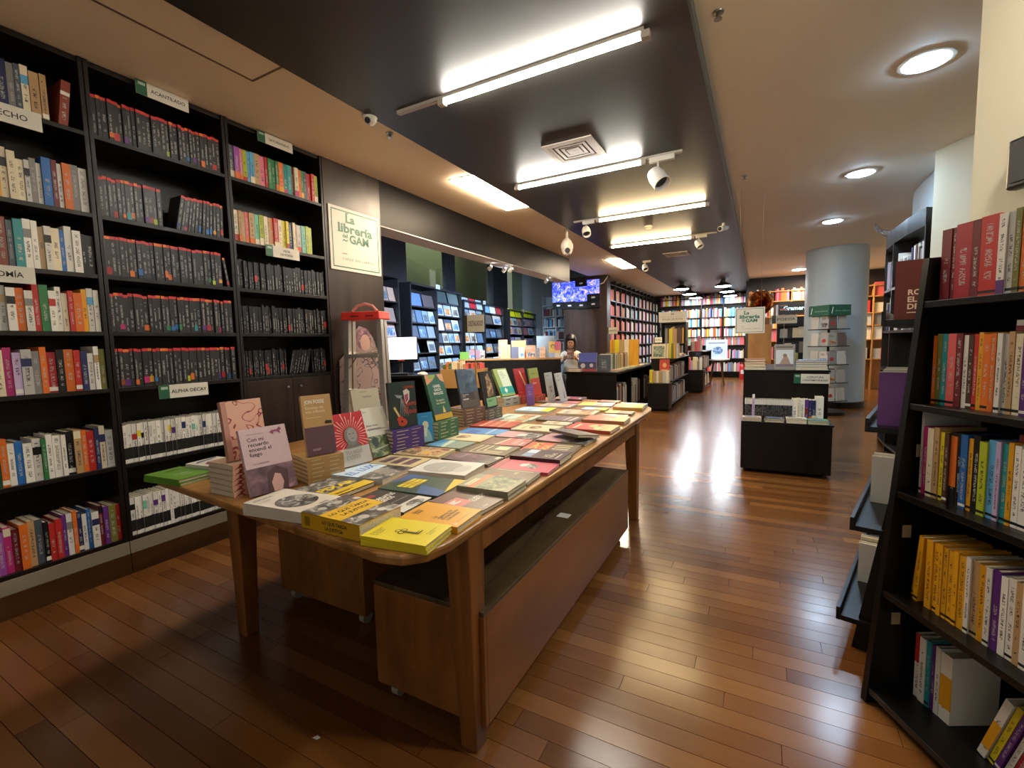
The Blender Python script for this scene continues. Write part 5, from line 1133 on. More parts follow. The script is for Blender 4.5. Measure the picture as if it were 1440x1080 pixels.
o = gam_sign((-.105, 5.30, 1.385), (1, -.04, 0), .27, .262, 'square white shop sign hanging above the aisle stand', name='hanging_sign')
for s in (-.1, .1):
    MB().tube([(-.105+s, 5.304, 1.51), (-.105+s, 5.304, Z_R)], .0008, 5).build('thread', M_METAL, o)

# ================================================================== islands in the middle of the shop
FPAL = [plain(PAL[c], .5) for c in ('red', 'orange', 'amber', 'yellow', 'green', 'teal', 'blue', 'navy', 'purple', 'pink', 'brown', 'tan', 'cream', 'white', 'silver', 'grey', 'black', 'coral', 'lilac', 'sky', 'mint', 'maroon')]
FI = {c: i for i, c in enumerate(('red', 'orange', 'amber', 'yellow', 'green', 'teal', 'blue', 'navy', 'purple', 'pink', 'brown', 'tan', 'cream', 'white', 'silver', 'grey', 'black', 'coral', 'lilac', 'sky', 'mint', 'maroon'))}
FPAL.append(M_PAGES)
WARMP = 'tan cream cream white orange coral pink brown amber red silver'.split(); PASTEL = 'lilac silver white sky cream mint pink grey tan coral'.split(); MIXP = 'red orange yellow teal sky blue white white pink cream silver purple amber grey white'.split(); DARKP = 'grey brown tan silver slate cream white maroon navy'.split()
DARKP = [c for c in DARKP if c in FI]
def far_row(mb, o, ux, uy, length, z, pal, hh=(.17, .23), ww=(.016, .032), d=.13, fill=1.0):
    x = .004; o = Vector(o); ux = Vector(ux); uy = Vector(uy)
    while x < length*fill-.01:
        w = RN.uniform(*ww); h = RN.uniform(*hh)
        if x+w > length: break
        if RN.random() < .03: x += w
        a = o+ux*x+uy*RN.uniform(0, .012); b_ = a+ux*(w-.0008)
        p = [a, b_, b_+uy*d, a+uy*d]; zz = Vector((0, 0, z+.0006)); up = Vector((0, 0, h))
        pts = [q+zz for q in p]+[q+zz+up for q in p]
        if ux.cross(uy).z < 0: pts = [pts[i] for i in (1, 0, 3, 2, 5, 4, 7, 6)]
        i0 = len(mb.f); mb.hexa(pts, FI[RN.choice(pal)]); mb.m[i0+1] = len(FPAL)-1; x += w
def far_books(name, fn, label):
    mb = MB(); fn(mb); o = mb.build(name, FPAL); tag(o, label, 'books', kind='stuff'); return o
def islandA():
    x0, x1, y0, y1, z = -2.75, -1.93, 6.9, 10.2, .735
    t = empty('display_island', ((x0+x1)/2, (y0+y1)/2, 0)); tag(t, 'long dark display island with open side shelves beyond the table', 'display island')
    T = Matrix.Translation(-t.location); B = lambda nm, *a: MB().box(*a).xform(T).build(nm, M_DARKISLE, t, bevel=.003)
    B('top_board', x0-.02, x1+.02, y0-.02, y1, z-.035, z); xm = x0+.42
    B('front_panel', x0, xm-.002, y0, y0+.02, .03, z-.0355); B('front_panel', xm+.002, x1, y0, y0+.02, .03, z-.0355)
    B('core', x0+.02, x1-.3, y0+.0205, y1-.02, .03, z-.0355); B('bottom_board', x1-.2995, x1, y0+.0205, y1, .03, .10)
    for y in (y0+.95, y0+1.9, y0+2.8, y1-.02): B('divider', x1-.2995, x1-.01, y, y+.02, .1005, z-.0355)
    B('foot', x0+.05, x1-.05, y0+.06, y1-.06, 0, .0295)
    def f(mb):
        for a, b_ in ((y0+.03, y0+.94), (y0+.98, y0+1.88), (y0+1.93, y0+2.78)): far_row(mb, (x1-.04, a, 0), (0, 1, 0), (-1, 0, 0), b_-a, .1005, DARKP, hh=(.3, .44), d=.18, fill=.85)
    far_books('book_row', f, 'row of tall books on the open side shelf of the island')
    # standing books on top
    upright(-2.44, 7.03, z, .30, .30, .03, '#3c3c58', 'purple-blue book standing at the near end of the island', lambda p, w, h: (p.rect(0, h*.5, w, h, '#4a55a0'), p.ell(w*.25, h*.3, w*.13, w*.13, '#b9b6b0'), p.ell(w*.72, h*.32, w*.1, w*.1, '#b9b6b0'), p.rect(0, 0, w, h*.14, '#8a3438')), tilt=8)
    its = 'slate silver cream grey green darkgreen white brown cream tan lime cream tan amber cream cream tan maroon brick cream tan cream silver'.split()
    y = 7.15; x = -2.22
    for i, c in enumerate(its):
        t_ = RN.uniform(.03, .045)
        o_ = book_mb(.2, .27+RN.uniform(-.02, .01), t_).build('book', [M_COVER, M_PAGES])
        o_.color = jit(c); o_.location = (x-.08+.012*i*0, y, z+.001); tag(o_, '%s book, %s in the row standing along the island top' % (cn(c), ORD[i+1]), 'book', 'books standing on the island'); y += t_+.012
    for i in range(9):
        yy = 7.25+i*.26; c = RN.choice(['#4f7f4a', '#c9bd8a', '#d3c9a0', '#b9a877', '#c6b48c', '#a9b08a', '#bf8f78'])
        tbook(flat_mat(-2.02, yy, z+.001, math.radians(90), .2, .15), .2, .15, .02, c, '%s flat book along the right edge of the island' % ORD[i+1], 'flat books on the island', f_white if i % 2 else None)
    stackflat(-2.62, 7.0, z, 0, .2, .14, (.02, .025), ('#b9907a', '#a8433c'), 'red flat book at the near left of island', 'flat books on the island')
    for i, c in enumerate(('amber', 'yellow', 'tan', 'cream', 'amber', 'amber')):
        upright(-2.46+.09*i, 8.5, z, .085, .5, .03, PAL[c], '%s, %s of the tall books standing across the island' % (cn(c), ORD[i+1]), tilt=2, grp='tall books across the island')
islandA()
def standB(x0, x1, y0, y1, y2, zl, zt, label):
    t = empty('book_stand', ((x0+x1)/2, (y0+y2)/2, 0)); tag(t, label, 'display stand', 'two-level dark book stands')
    T = Matrix.Translation(-t.location); B = lambda nm, *a: MB().box(*a).xform(T).build(nm, M_DARKISLE, t, bevel=.003)
    B('low_body', x0, x1, y0, y1, .03, zl-.018); B('low_top', x0-.006, x1+.006, y0-.006, y1-.0005, zl-.0175, zl)
    B('upper_body', x0, x1-.2, y1, y2, .03, zt-.02); B('top_board', x0-.01, x1+.01, y1-.005, y2, zt-.0195, zt)
    for z in (.1, zl+.02): B('side_shelf', x1-.1995, x1, y1+.001, y2, z-.018, z)
    B('end_panel', x1-.1995, x1, y2-.02, y2-.001, zl+.021, zt-.02)
    B('foot', x0+.05, x1-.25, y0+.05, y2-.05, 0, .0295)
    def f(mb):
        for z, h in ((.1, (.2, .3)), (zl+.02, (.2, .28))): far_row(mb, (x1-.03, y1+.03, 0), (0, 1, 0), (-1, 0, 0), (y2-y1)*.96-.05, z, DARKP, hh=h, d=.14, fill=.9)
    far_books('book_row', f, 'side shelf books of the '+' '.join(label.split()[:9]))
standB(-1.70, -1.345, 8.0, 8.3, 10.4, .475, .885, 'dark two-level book stand in the middle beyond the island')
for i, (c, h) in enumerate((('yellow', .22), ('tan', .2), ('cream', .2), ('tan', .21), ('silver', .2), ('cream', .21))):
    upright(-1.665+.055*i, 8.12, .475, .05, h, .1, PAL[c], '%s spined book, %s on the low shelf of middle stand' % (cn(c), ORD[i+1]), tilt=0, grp='books on the middle stand')
upright(-1.46, 8.235, .475, .17, .40, .012, '#b8402c', 'tall red-orange book standing behind the middle stand row', lambda p, w, h: (p.ell(w*.5, h*.75, w*.2, h*.1, '#d8a060'), p.rect(w*.2, h*.5, w*.8, h*.56, '#e0b080')), tilt=2)
upright(-1.60, 8.45, .885, .24, .26, .03, '#c9b88e', 'cream framed green picture standing on the middle stand', lambda p, w, h: p.rect(w*.1, h*.1, w*.9, h*.85, M_PHGR), tilt=8)
for i, c in enumerate(('cream', 'yellow', 'olive', 'amber', 'silver')): upright(-1.455+.04*i, 8.50, .885, .035, .26, .14, PAL[c], '%s spined book, %s beside the green picture' % (cn(c), ORD[i+1]), tilt=0, grp='books beside the green picture')
def f(mb): far_row(mb, (-1.68, 9.0, 0), (0, 1, 0), (1, 0, 0), 1.3, .885, WARMP, hh=(.03, .06), ww=(.12, .2), d=.3)
far_books('book_row', f, 'low warm coloured books laid along the top of middle stand')
standB(-1.49, -1.13, 11.1, 11.5, 13.0, .52, .93, 'dark two-level book stand farthest down the middle')
def f(mb):
    far_row(mb, (-1.47, 11.15, 0), (1, 0, 0), (0, 1, 0), .34, .52, PASTEL, hh=(.18, .3), ww=(.03, .06), d=.12); far_row(mb, (-1.47, 11.6, 0), (1, 0, 0), (0, 1, 0), .3, .93, PASTEL, hh=(.2, .36), ww=(.03, .08), d=.12)
far_books('book_row', f, 'pale books on both levels of the farthest middle stand')
# publisher's shelf with header
t = empty('header_bookcase', (-2.05, 11.4, 0)); tag(t, 'narrow bookcase with a rounded cream header sign in the middle', 'bookcase')
xa, xb = ony(929, 480, 11.2).x, ony(965, 480, 11.2).x
T = Matrix.Translation(-t.location); B = lambda nm, m, *a: MB().box(*a).xform(T).build(nm, m, t)
B('side_panel', M_ESPRESSO, xa, xa+.03, 11.2, 11.5, 0, 1.62); B('side_panel', M_ESPRESSO, xb-.03, xb, 11.2, 11.5, 0, 1.62); B('back_panel', M_ESPRESSO, xa+.03, xb-.03, 11.48, 11.5, 0, 1.62)
for z in (.1, .5, .85, 1.13, 1.62): B('shelf', M_ESPRESSO, xa+.0305, xb-.0305, 11.2, 11.479, z-.02, z)
o, p = plate('header_sign', ((xa+xb)/2-.02, 11.19, 1.74), (1, 0, 0), (0, 0, 1), xb-xa+.05, .24, None, None, parent=None); o.parent = t; o.matrix_parent_inverse = Matrix.Translation(-t.location)
ww_ = xb-xa+.05; p.text('ANAGRAMA', ww_*.5, .04, .085, plain('#7a6a55', .5), 0, 'CENTER', sx=.95, spacing=1.05); p.rect(ww_*.06, .125, ww_*.94, .129, '#8a7a66'); p.ell(ww_*.5, .185, .035, .022, '#5a4a3a'); p.ell(ww_*.5, .185, .018, .012, '#d8d0bc')
q = p.build('lettering', o)
def f(mb):
    far_row(mb, (xa+.04, 11.22, 0), (1, 0, 0), (0, 1, 0), xb-xa-.08, 1.13, ['grey', 'tan', 'yellow', 'brown', 'amber'], hh=(.33, .4), ww=(.03, .06), d=.2); far_row(mb, (xa+.04, 11.22, 0), (1, 0, 0), (0, 1, 0), xb-xa-.08, .85, ['orange', 'brown', 'coral', 'tan', 'grey'], hh=(.22, .25), ww=(.03, .05), d=.2); far_row(mb, (xa+.04, 11.22, 0), (1, 0, 0), (0, 1, 0), xb-xa-.08, .5, ['coral', 'brown', 'tan'], hh=(.22, .28), ww=(.03, .05), d=.2)
far_books('book_row', f, 'warm coloured books in the narrow header bookcase')
# small card signs on rods
def rod_sign(px, py, Y, base, w, h, txt, label, grp='card signs on thin rods'):
    c = ony(px, py, Y); t = empty('card_sign', (c.x, c.y, base)); tag(t, label, 'sign', grp)
    MB().tube([(0, 0, 0), (0, 0, c.z-base-h/2+.02)], .004, 6).build('rod', M_METAL, t); MB().lathe([(.03, 0), (.03, .006), (.0, .008)], 14).build('foot', M_METAL, t)
    o, p = plate('card', (0, -.006, c.z-base), (1, 0, 0), (0, 0, 1), w, h, None, None, mat=M_CARD, parent=t)
    p.rect(0, 0, w*.16, h, '#3c3c2c'); p.text(txt, w*.22, h*.36, h*.42, M_INK, .01, width=w*.72); p.build('lettering', o)
rod_sign(667, 455, 3.55, ZT, .215, .155, 'DESTACADOS', 'cream card sign lettered DESTACADOS on a tall rod')
rod_sign(861, 465, 8.4, .736, .20, .12, 'NARRATIVA', 'small cream card sign on a rod over the island')
rod_sign(925, 478, 9.2, .886, .16, .10, 'NOVELA', 'small cream card sign on a rod over the middle stand')
# white table with poster at the back
t = empty('white_table', (-1.0, 13.2, 0)); tag(t, 'small white table with a tall poster at the back', 'table')
MB().lathe([(.3, .66), (.3, .69), (0, .69)], 28).build('table_top', M_WHITEP, t)
for a in range(4): MB().tube([(.12*math.cos(a*1.57+.8), .12*math.sin(a*1.57+.8), .66), (.24*math.cos(a*1.57+.8), .24*math.sin(a*1.57+.8), 0)], [.02, .013], 8).build('leg', M_TLEG, t)
o = MB().box(-.26, .26, -.012, 0, 0, .5).build('poster_panel', [plain('#c9d3d8', .5)], None, loc=(-1.02, 13.15, .6915), rot=(-.1, 0, 0)); tag(o, 'white poster panel with a blue motif on the white table', 'poster')
p = Prints(lambda u, v, d: Vector((u, -.012-d, v))); p.ell(.03, .22, .12, .1, M_PHB); p.rect(-.2, .4, .2, .43, '#6d8aa0'); p.build('print', o)
# ================================================================== bookcases at the back
def wallcase(name, label, o, ux, uy, length, levels, top, cols, mat, depth=.26):
    """o: front left bottom corner; ux along, uy inwards"""
    o = Vector(o); ux = Vector(ux); uy = Vector(uy); t = empty(name, o); tag(t, label, 'bookcase')
    fl = ux.cross(uy).z < 0
    def B(nm, s0, s1, i0, i1, z0, z1, m=mat):
        P = lambda s, i, z: ux*s+uy*i+Vector((0, 0, z))
        mb = MB().hexa([P(s0, i0, z0), P(s1, i0, z0), P(s1, i1, z0), P(s0, i1, z0), P(s0, i0, z1), P(s1, i0, z1), P(s1, i1, z1), P(s0, i1, z1)])
        if fl: mb.f = [tuple(reversed(f)) for f in mb.f]
        return mb.build(nm, m, t)
    cw = length/cols
    for k in range(cols+1): B('upright', max(0, k*cw-.012), min(length, k*cw+.012), 0, depth, 0, top)
    B('back_panel', .012, length-.012, depth-.012, depth, 0, top)
    for z in levels:
        for k in range(cols): B('shelf', k*cw+.0125, (k+1)*cw-.0125, .004, depth-.0125, z-.022, z)
    return cw
LV = [.12, .45, .80, 1.13, 1.46, 1.80, 2.14]
cw = wallcase('wall_bookcase', 'tall dark bookcase wall running back beyond the screens', (X_SH, 10.26, 0), (0, 1, 0), (-1, 0, 0), 5.6, LV+[2.5], 2.6, 12, M_ESPRESSO)
def f(mb):
    for k in range(12):
        for z in LV: far_row(mb, (X_SH-.03, 10.26+k*cw+.02, 0), (0, 1, 0), (-1, 0, 0), cw-.04, z, ['orange', 'coral', 'tan', 'coral', 'pink', 'cream'] if k < 3 else PASTEL, hh=(.2, .26), d=.15, fill=.92)  # first columns get orange covers: warm panel light put into the book colours
far_books('book_row', f, 'rows of books filling the tall dark bookcase wall')
LB = [ony(975, py, 15.7).z for py in (522, 504, 486, 474, 460, 447, 429)]
cw2 = wallcase('wall_bookcase', 'dark bookcase wall facing us at the very back', (-2.95, 15.7, 0), (1, 0, 0), (0, 1, 0), 2.55, LB+[2.5], 2.56, 4, M_ESPRESSO)
def f(mb):
    for k in range(4):
        for i, z in enumerate(LB): far_row(mb, (-2.95+k*cw2+.02, 15.73, 0), (1, 0, 0), (0, 1, 0), cw2-.04, z, MIXP if i > 2 else PASTEL+['red', 'coral'], hh=(.22, .28) if i < 6 else (.24, .34), ww=(.025, .05), d=.16, fill=.95)
far_books('book_row', f, 'rows of colourful books on the bookcase at the very back')
LW = [ony(1060, py, 12.8).z for py in (505, 480, 462, 446, 425)]
for (x0, L, n, lab) in ((-.28, 1.35, 3, 'warm-lit pale wooden bookcase behind the aisle stand'), (1.62, 1.1, 2, 'warm-lit pale wooden bookcase right of the column')):
    cw3 = wallcase('wood_bookcase', lab, (x0, 12.8, 0), (1, 0, 0), (0, 1, 0), L, LW+[2.32], 2.34, n, M_PINE, .28)
    def f(mb):
        for k in range(n):
            for i, z in enumerate(LW): far_row(mb, (x0+k*cw3+.02, 12.83, 0), (1, 0, 0), (0, 1, 0), cw3-.04, z, (WARMP+['grey', 'brown']) if x0 < 0 else WARMP+['green', 'red', 'grey'], hh=(.2, .3), ww=(.03, .06) if x0 < 0 else (.12, .2), d=.14, fill=.95)
    far_books('book_row', f, 'books filling the '+lab)
a_, c_ = ony(1095, 425, 12.79), ony(1133, 441, 12.79)
o, p = plate('fascia_sign', ((a_.x+c_.x)/2, 12.794, (a_.z+c_.z)/2), (1, 0, 0), (0, 0, 1), c_.x-a_.x, a_.z-c_.z, 'black sign with pale blue lettering on the wooden bookcase', 'sign', mat=M_BLACKP); wd = c_.x-a_.x
p.text('Gramercy', wd*.66, .1, .13, '#8fb4c8', .03, 'CENTER'); p.rect(wd*.05, .1, wd*.33, .14, '#5a3a34'); p.rect(wd*.05, .2, wd*.33, .22, '#5a3a34'); p.build('lettering', o)
c = ony(1103, 449, 10.4); rod_sign(1103, 449, 10.4, 0.0, .42, .16, 'POESÍA', 'grey-white card sign on a rod before the wooden bookcase')
# small dark carousel stand between the aisle stand and the rack
def tall_stand():
    t = empty('dark_rack', (.62, 10.9, 0)); tag(t, 'dark free-standing rack of small books beside the column', 'book rack')
    for x in (-.34, .31): MB().box(x, x+.03, -.12, .12, 0, 1.62).build('side_panel', M_BLACKP, t)
    for z in (.2, .55, .9, 1.2, 1.45): MB().box(-.31, .31, -.12, .12, z-.02, z).build('shelf', M_BLACKP, t)
    MB().box(-.31, .31, .10, .12, 0, 1.62).build('back_panel', M_BLACKP, t)
    def f(mb):
        for z in (.2, .55, .9, 1.2): far_row(mb, (.33, 10.84, 0), (1, 0, 0), (0, 1, 0), .58, z, ['grey', 'silver', 'white', 'maroon', 'black', 'cream'], hh=(.17, .24), ww=(.08, .15), d=.05)
    far_books('book_row', f, 'small face-out books on the dark free-standing rack')
tall_stand()
# revolving rack with the green header
t = empty('revolving_rack', (.92, 8.62, 0)); tag(t, 'revolving wire book rack with a green header before the column', 'book rack')
MB().lathe([(.26, 0), (.26, .05), (.03, .07), (.018, .09), (.018, 1.52)], 24).build('base_and_post', M_BLACKP, t, smooth=True)
h2 = .19; M_HEAD = plain('#1d5a42', .4)
rot = Matrix.Rotation(math.radians(38), 4, 'Z')
def R4(x, y, z): return rot @ Vector((x, y, z))
mbh = MB(); mbh.box(-h2, h2, -h2, h2, 1.52, 1.68).xform(rot); hd = mbh.build('header_box', M_HEAD, t)
for (org, rt) in (((-h2, -h2), (1, 0)), ((-h2, h2), (0, -1))):
    o_ = R4(org[0], org[1], 1.52); r_ = R4(rt[0], rt[1], 0); nr = r_.cross(Vector((0, 0, 1)))
    p = Prints(lambda u, v, d, o_=o_, r_=r_, nr=nr: o_+r_*u+Vector((0, 0, v))+nr*d); p.text('alianza editorial', .11, .06, .034, '#9fc0a8', .0, width=.24); p.poly([(.04, .03), (.055, .03), (.075, .12), (.06, .13)], '#d8e0d0'); p.build('lettering', hd)
for z in (.22, .5, .78, 1.06, 1.32):
    ring = MB()
    for s in (-1, 1):
        ring.xform(Matrix()); ring.box(-.2, .2, s*.17-.012, s*.17+.012, z-.012, z).box(s*.17-.012, s*.17+.012, -.158, .158, z-.012, z)
    ring.xform(rot).build('wire_tier', M_BLACKP, t)
k = 0
for z in (.22, .5, .78, 1.06, 1.32):
    for (nx, ny) in ((0, -1), (-1, 0), (1, 0)):
        for s in (-.09, .09):
            c_ = Vector((nx*.17+(s if nx == 0 else 0), ny*.17+(s if ny == 0 else 0), 0)); c_ = rot @ c_
            ang = math.atan2(ny, nx)+math.radians(38)+math.pi/2; k += 1
            upright(.92+c_.x, 8.62+c_.y, z, .14, .2, .02, RN.choice(['#b9b4aa', '#c9c4ba', '#8f8a84', '#a9a39a', '#6d5a54', '#c2bdb4']), '%s small book on the revolving rack counted from the lowest' % ORD[k], (lambda p, w, h: p.ell(w*.5, h*.4, w*.25, h*.14, '#b5302c')) if k % 4 == 1 else f_white if k % 2 else None, tilt=4, rz=ang, grp='books on the revolving rack', name='pocket_book')
# gramophone horn on a wooden cabinet
t = empty('gramophone', (-.02, 10.3, 1.46)); tag(t, 'copper gramophone horn on its wooden case', 'gramophone')
MB().box(-.16, .16, -.14, .16, 0, .13).build('case', M_TLEG, t, bevel=.005)
q = Vector((-.28, -.93, .12)).normalized().to_track_quat('Z', 'Y').to_matrix(); mb = MB(); n = 32; prof = [(.015, -.34), (.03, -.22), (.055, -.12), (.10, -.03), (.17, .04), (.225, .06), (.235, .055), (.17, .03), (.10, -.045), (.05, -.13)]
for r, z in prof:
    for j in range(n):
        rr = r*(1+.05*abs(math.sin(4*2*math.pi*j/n))*(r/.2)); v = q @ Vector((rr*math.cos(2*math.pi*j/n), rr*math.sin(2*math.pi*j/n), z)); mb.v.append((v.x, v.y, v.z+.42))
for i in range(len(prof)-1):
    for j in range(n): mb.f.append((i*n+j, i*n+(j+1) % n, (i+1)*n+(j+1) % n, (i+1)*n+j)); mb.m.append(0)
mb.build('horn', plain('#a8683c', .22, 1.0), t, smooth=True); e_ = q @ Vector((0, 0, -.34)); MB().tube([(e_.x, e_.y, e_.z+.42), (e_.x*1.1, e_.y+.03, .3), (.03, .1, .2), (.03, .06, .13)], .014, 8).build('elbow', plain('#a8683c', .3, 1.0), t, smooth=True)
o = MB().box(-.2, .2, -.2, .2, 0, 1.46).build('wood_cabinet', M_PINE, None, bevel=.006, loc=(-.02, 10.3, 0)); tag(o, 'upright pale wooden cabinet carrying the gramophone', 'cabinet')
MB().box(-.16, .16, -.206, -.2005, .1, 1.36).build('door', M_PINE, o, bevel=.003); MB().lathe([(.006, 0), (.014, .012), (0, .02)], 10, mat=Matrix.Rotation(math.pi/2, 3, 'X'), at=(.12, -.206, .75)).build('knob', M_METAL, o)
# extinguisher
t = empty('fire_extinguisher', (-.47, 15.3, 0)); tag(t, 'red fire extinguisher on the floor at the back', 'fire extinguisher')
MB().lathe([(.075, 0), (.08, .02), (.08, .36), (.05, .42), (.025, .44), (.025, .48), (0, .48)], 18).build('cylinder', plain('#b3201c', .3), t, smooth=True); MB().box(-.02, .1, -.015, .015, .48, .51).build('handle', M_BLACKP, t); MB().tube([(.02, 0, .46), (.1, -.03, .42), (.11, -.03, .2)], .012, 8).build('hose', M_BLACKP, t); MB().box(-.04, .04, -.083, -.078, .16, .28).build('label_plate', M_WHITEP, t)
# curved dark shelf and little horn
fr = [(1.20, 5.16), (1.165, 5.55), (1.155, 6.0), (1.17, 6.4), (1.235, 6.75), (1.42, 7.02)]; bk = [(1.385, 5.30), (1.36, 5.6), (1.35, 6.0), (1.37, 6.38), (1.43, 6.72), (1.58, 6.97)]
t = empty('curved_bookcase', (1.3, 6.1, 0)); tag(t, 'dark bookcase curving along the bluish wall', 'bookcase'); T = Matrix.Translation(-t.location)
for z in (.08, .45, .85, 1.25, 1.68): MB().prism(fr+bk[::-1], z-.025, z).xform(T).build('shelf', M_ESPRESSO, t)
MB().prism(fr+bk[::-1], 2.12, 2.27).xform(T).build('top_fascia', M_ESPRESSO, t)
for i in (0, 2, 4, 5): a_ = Vector((*fr[i], 0)); b_ = Vector((*bk[i], 0)); d_ = (Vector((*fr[min(i+1, 5)], 0))-Vector((*fr[max(i-1, 0)], 0))).normalized()*.01; MB().prism([((a_-d_).x, (a_-d_).y), ((a_+d_).x, (a_+d_).y), ((b_+d_).x, (b_+d_).y), ((b_-d_).x, (b_-d_).y)][::-1], 0, 2.12).xform(T).build('divider', M_ESPRESSO, t)
def f(mb):
    for i in range(4):
        a_ = Vector((*fr[i], 0)); b_ = Vector((*fr[i+1], 0)); u_ = (b_-a_).normalized(); n_ = Vector((u_.y, -u_.x, 0))
        for z in (1.25, 1.68): far_row(mb, a_+u_*.03+n_*.02, u_, n_, (b_-a_).length-.06, z, ['silver', 'navy', 'grey', 'black', 'lilac', 'brown', 'white'], hh=(.22, .34), ww=(.03, .05), d=.1, fill=.9)
far_books('book_row', f, 'dim books on the dark curved bookcase')
hp = [Vector((0, 0, .02)), Vector((-.05, .02, .02)), Vector((-.10, .05, .05)), Vector((-.14, .07, .10)), Vector((-.155, .08, .16))]
o = MB().tube(hp, [.035, .034, .026, .015, .004], 12).build('carved_horn', mk_photo('mottled_horn', [(.4, '#8d8f96'), (.55, '#3f2a22'), (.7, '#d0d2d6')], 18), None, True, loc=(1.24, 6.45, 2.285)); tag(o, 'mottled curved horn ornament on top of the curved bookcase', 'ornament')
o = MB().box(-.02, .02, -.05, .05, -.08, .08).build('wall_speaker', M_BLACKP, None, bevel=.01); q = onplane(1446, 226, Vector((.665, 2.33, 0))-N1*.03, N1); o.location = q; o.rotation_euler = (0, 0, math.atan2(N1.y, N1.x)); tag(o, 'small black wall box on the cream wall at right edge', 'speaker')
MB().box(-.024, -.0205, -.035, .035, -.06, .06).build('grille', plain('#2c2c2c', .6), o)

# ================================================================== window bay racks with face-out titles
M_RACK = plain('#121318', .4)
def rack(px0, px1, splits, ztop, rows, label, books, seed, lows=None):
    r = random.Random(seed); off = .06
    s0, s1 = ws(px0, off), ws(px1, off); L = s1-s0
    t = empty('magazine_rack', wpt(s0, 0, 0)); tag(t, label, 'display rack', 'window bay racks'); T = Matrix.Translation(-t.location)
    B = lambda nm, a, b_, c, d, e, f_: wbox(MB(), a, b_, c, d, e, f_).xform(T).build(nm, M_RACK, t)
    B('back_panel', s0, s1, -.22, -.2, .05, ztop)
    ed = [s0]+[ws(q, off) for q in splits]+[s1]
    for e_ in ed: B('upright', e_-.015, e_+.015, -.1995, .07, .05, ztop)
    B('top_board', s0-.015, s1+.015, -.2, .08, ztop+.0005, ztop+.03)
    n = 0
    for ci in range(len(ed)-1):
        a, b_ = ed[ci]+.0155, ed[ci+1]-.0155; mpx = (px0+px1)/2
        for ri, py in enumerate(rows[ci]):
            cpx = ([px0]+list(splits)+[px1]); cx_ = (cpx[ci]+cpx[ci+1])/2
            z = onplane(cx_, py, WP0+WN*off, WN).z
            B('shelf', a, b_, -.1995, .06, z-.018, z)
            lst = books[ci][ri % len(books[ci])]; m = len(lst); gap = (b_-a)/m
            for bi, c in enumerate(lst):
                if c == '-': continue
                n += 1; w = gap*.86; h = min(w*1.45, .2); cs = a+gap*(bi+.5)
                P = wpt(cs, .035, z); ang = math.atan2(WD.y, WD.x)
                col_, art = c
                upright(P.x, P.y, z, w, h, .008, PAL.get(col_, col_), '%s cover, %s in order on the %s' % (cn(col_), ORD[n] if n < len(ORD) else str(n), ' '.join(label.split()[:7])), art, tilt=12, rz=ang, grp='face-out titles in the window bay', name='magazine')
    return t
def art(r):
    k = r.random()
    if k < .3: return None
    m = r.choice([M_PHB, M_PHG, M_PHB, M_PHSLATE, M_PHC])
    return lambda p, w, h, m=m: p.rect(w*.1, h*.12, w*.9, h*.68, m)
def mkrows(seed, shape, pal):
    r = random.Random(seed); return [[[('-' if q == '-' else (r.choice(pal), art(r))) for q in row_] for row_ in colm] for colm in shape]
COOLP = ['#6f8fb5', '#8fa9c4', '#b9c6d2', '#4f6a8c', '#c9d3da', '#7f93a8', '#a8b8c8', '#3f4f66', '#9db4c9']
bA = mkrows(1, [['xx', 'xxxx', 'xxx', 'x-x', 'xxx'], ['xx', 'xxx', 'xxx', 'xxxx', 'xxx', 'xxx']], COOLP)
bA[0][0] = [('#4a66a8', art(random.Random(4))), ('#4c4850', None)]; bA[1][0] = [('#41545c', None), ('#4f6066', None)]
rack(577, 648, (614,), 2.13, [[431, 454, 475, 496, 520], [427, 444.6, 465, 482, 499, 520]], 'double black rack of face-out titles nearest the ladder', bA, 3)
bB = mkrows(2, [['xxx', 'xxx', 'xxx', 'xxx', 'xxx'], ['xxx', 'xx', 'xxx', 'xx', 'xx']], COOLP)
bB[0][0] = [('#8fa5b8', None), ('#b8303c', None), ('#a9c3d6', art(random.Random(8)))]; bB[1][0] = [('#6a93b8', None), ('#c0d0dc', None), ('#9c3a3e', None)]; bB[1][1] = [('#4a4a4e', None), ('#b5b5b0', art(random.Random(2)))]
rack(652, 707, (681,), 2.03, [[434, 449, 463, 482, 500], [441, 456, 475, 496, 515]], 'double black rack of face-out titles in the middle', bB, 5)
bC = mkrows(3, [['xx', 'xxx', 'xxx', 'xx'], ['xx', 'xxx', 'xx', 'xx']], ['#9cc4c4', '#a8b8c8', '#b06a7a', '#8a7ab0', '#7fa8c0', '#c4b4c0'])
for q in (0, 1): bC[q][0] = [('#d8e01a', None), ('#c8d41c', None)]
rack(716, 752, (735,), 2.02, [[446, 458, 470, 485], [447, 459, 471, 486]], 'double black rack topped with yellow titles', bC, 7)
bD = mkrows(4, [['xx', 'x', 'x', 'x']], ['#8a7a78', '#a08a84', '#b09aa0'])
rack(538, 560, (), 2.16, [[423, 452, 474, 500]], 'narrow black rack half hidden by the pillar', bD, 9)
def small_card(px, py, w, h, label, zt):
    P = onplane(px, py, WP0+WN*.084, WN); P.z = zt+.03+.0005-.02+h/2; o, p = plate('rack_card', P, WD, (0, 0, 1), w, h, label, 'sign', mat=plain('#b4c6d6', .5), group='cards on top of the racks'); p.rect(w*.15, h*.4, w*.85, h*.55, '#5a6a78'); p.build('lettering', o)
small_card(616, 404, .14, .07, 'pale card on top of the rack nearest the ladder', 2.13); small_card(681, 414, .14, .07, 'pale card on top of the middle rack', 2.03); small_card(736, 423, .12, .08, 'pale card on top of the yellow-topped rack', 2.02)
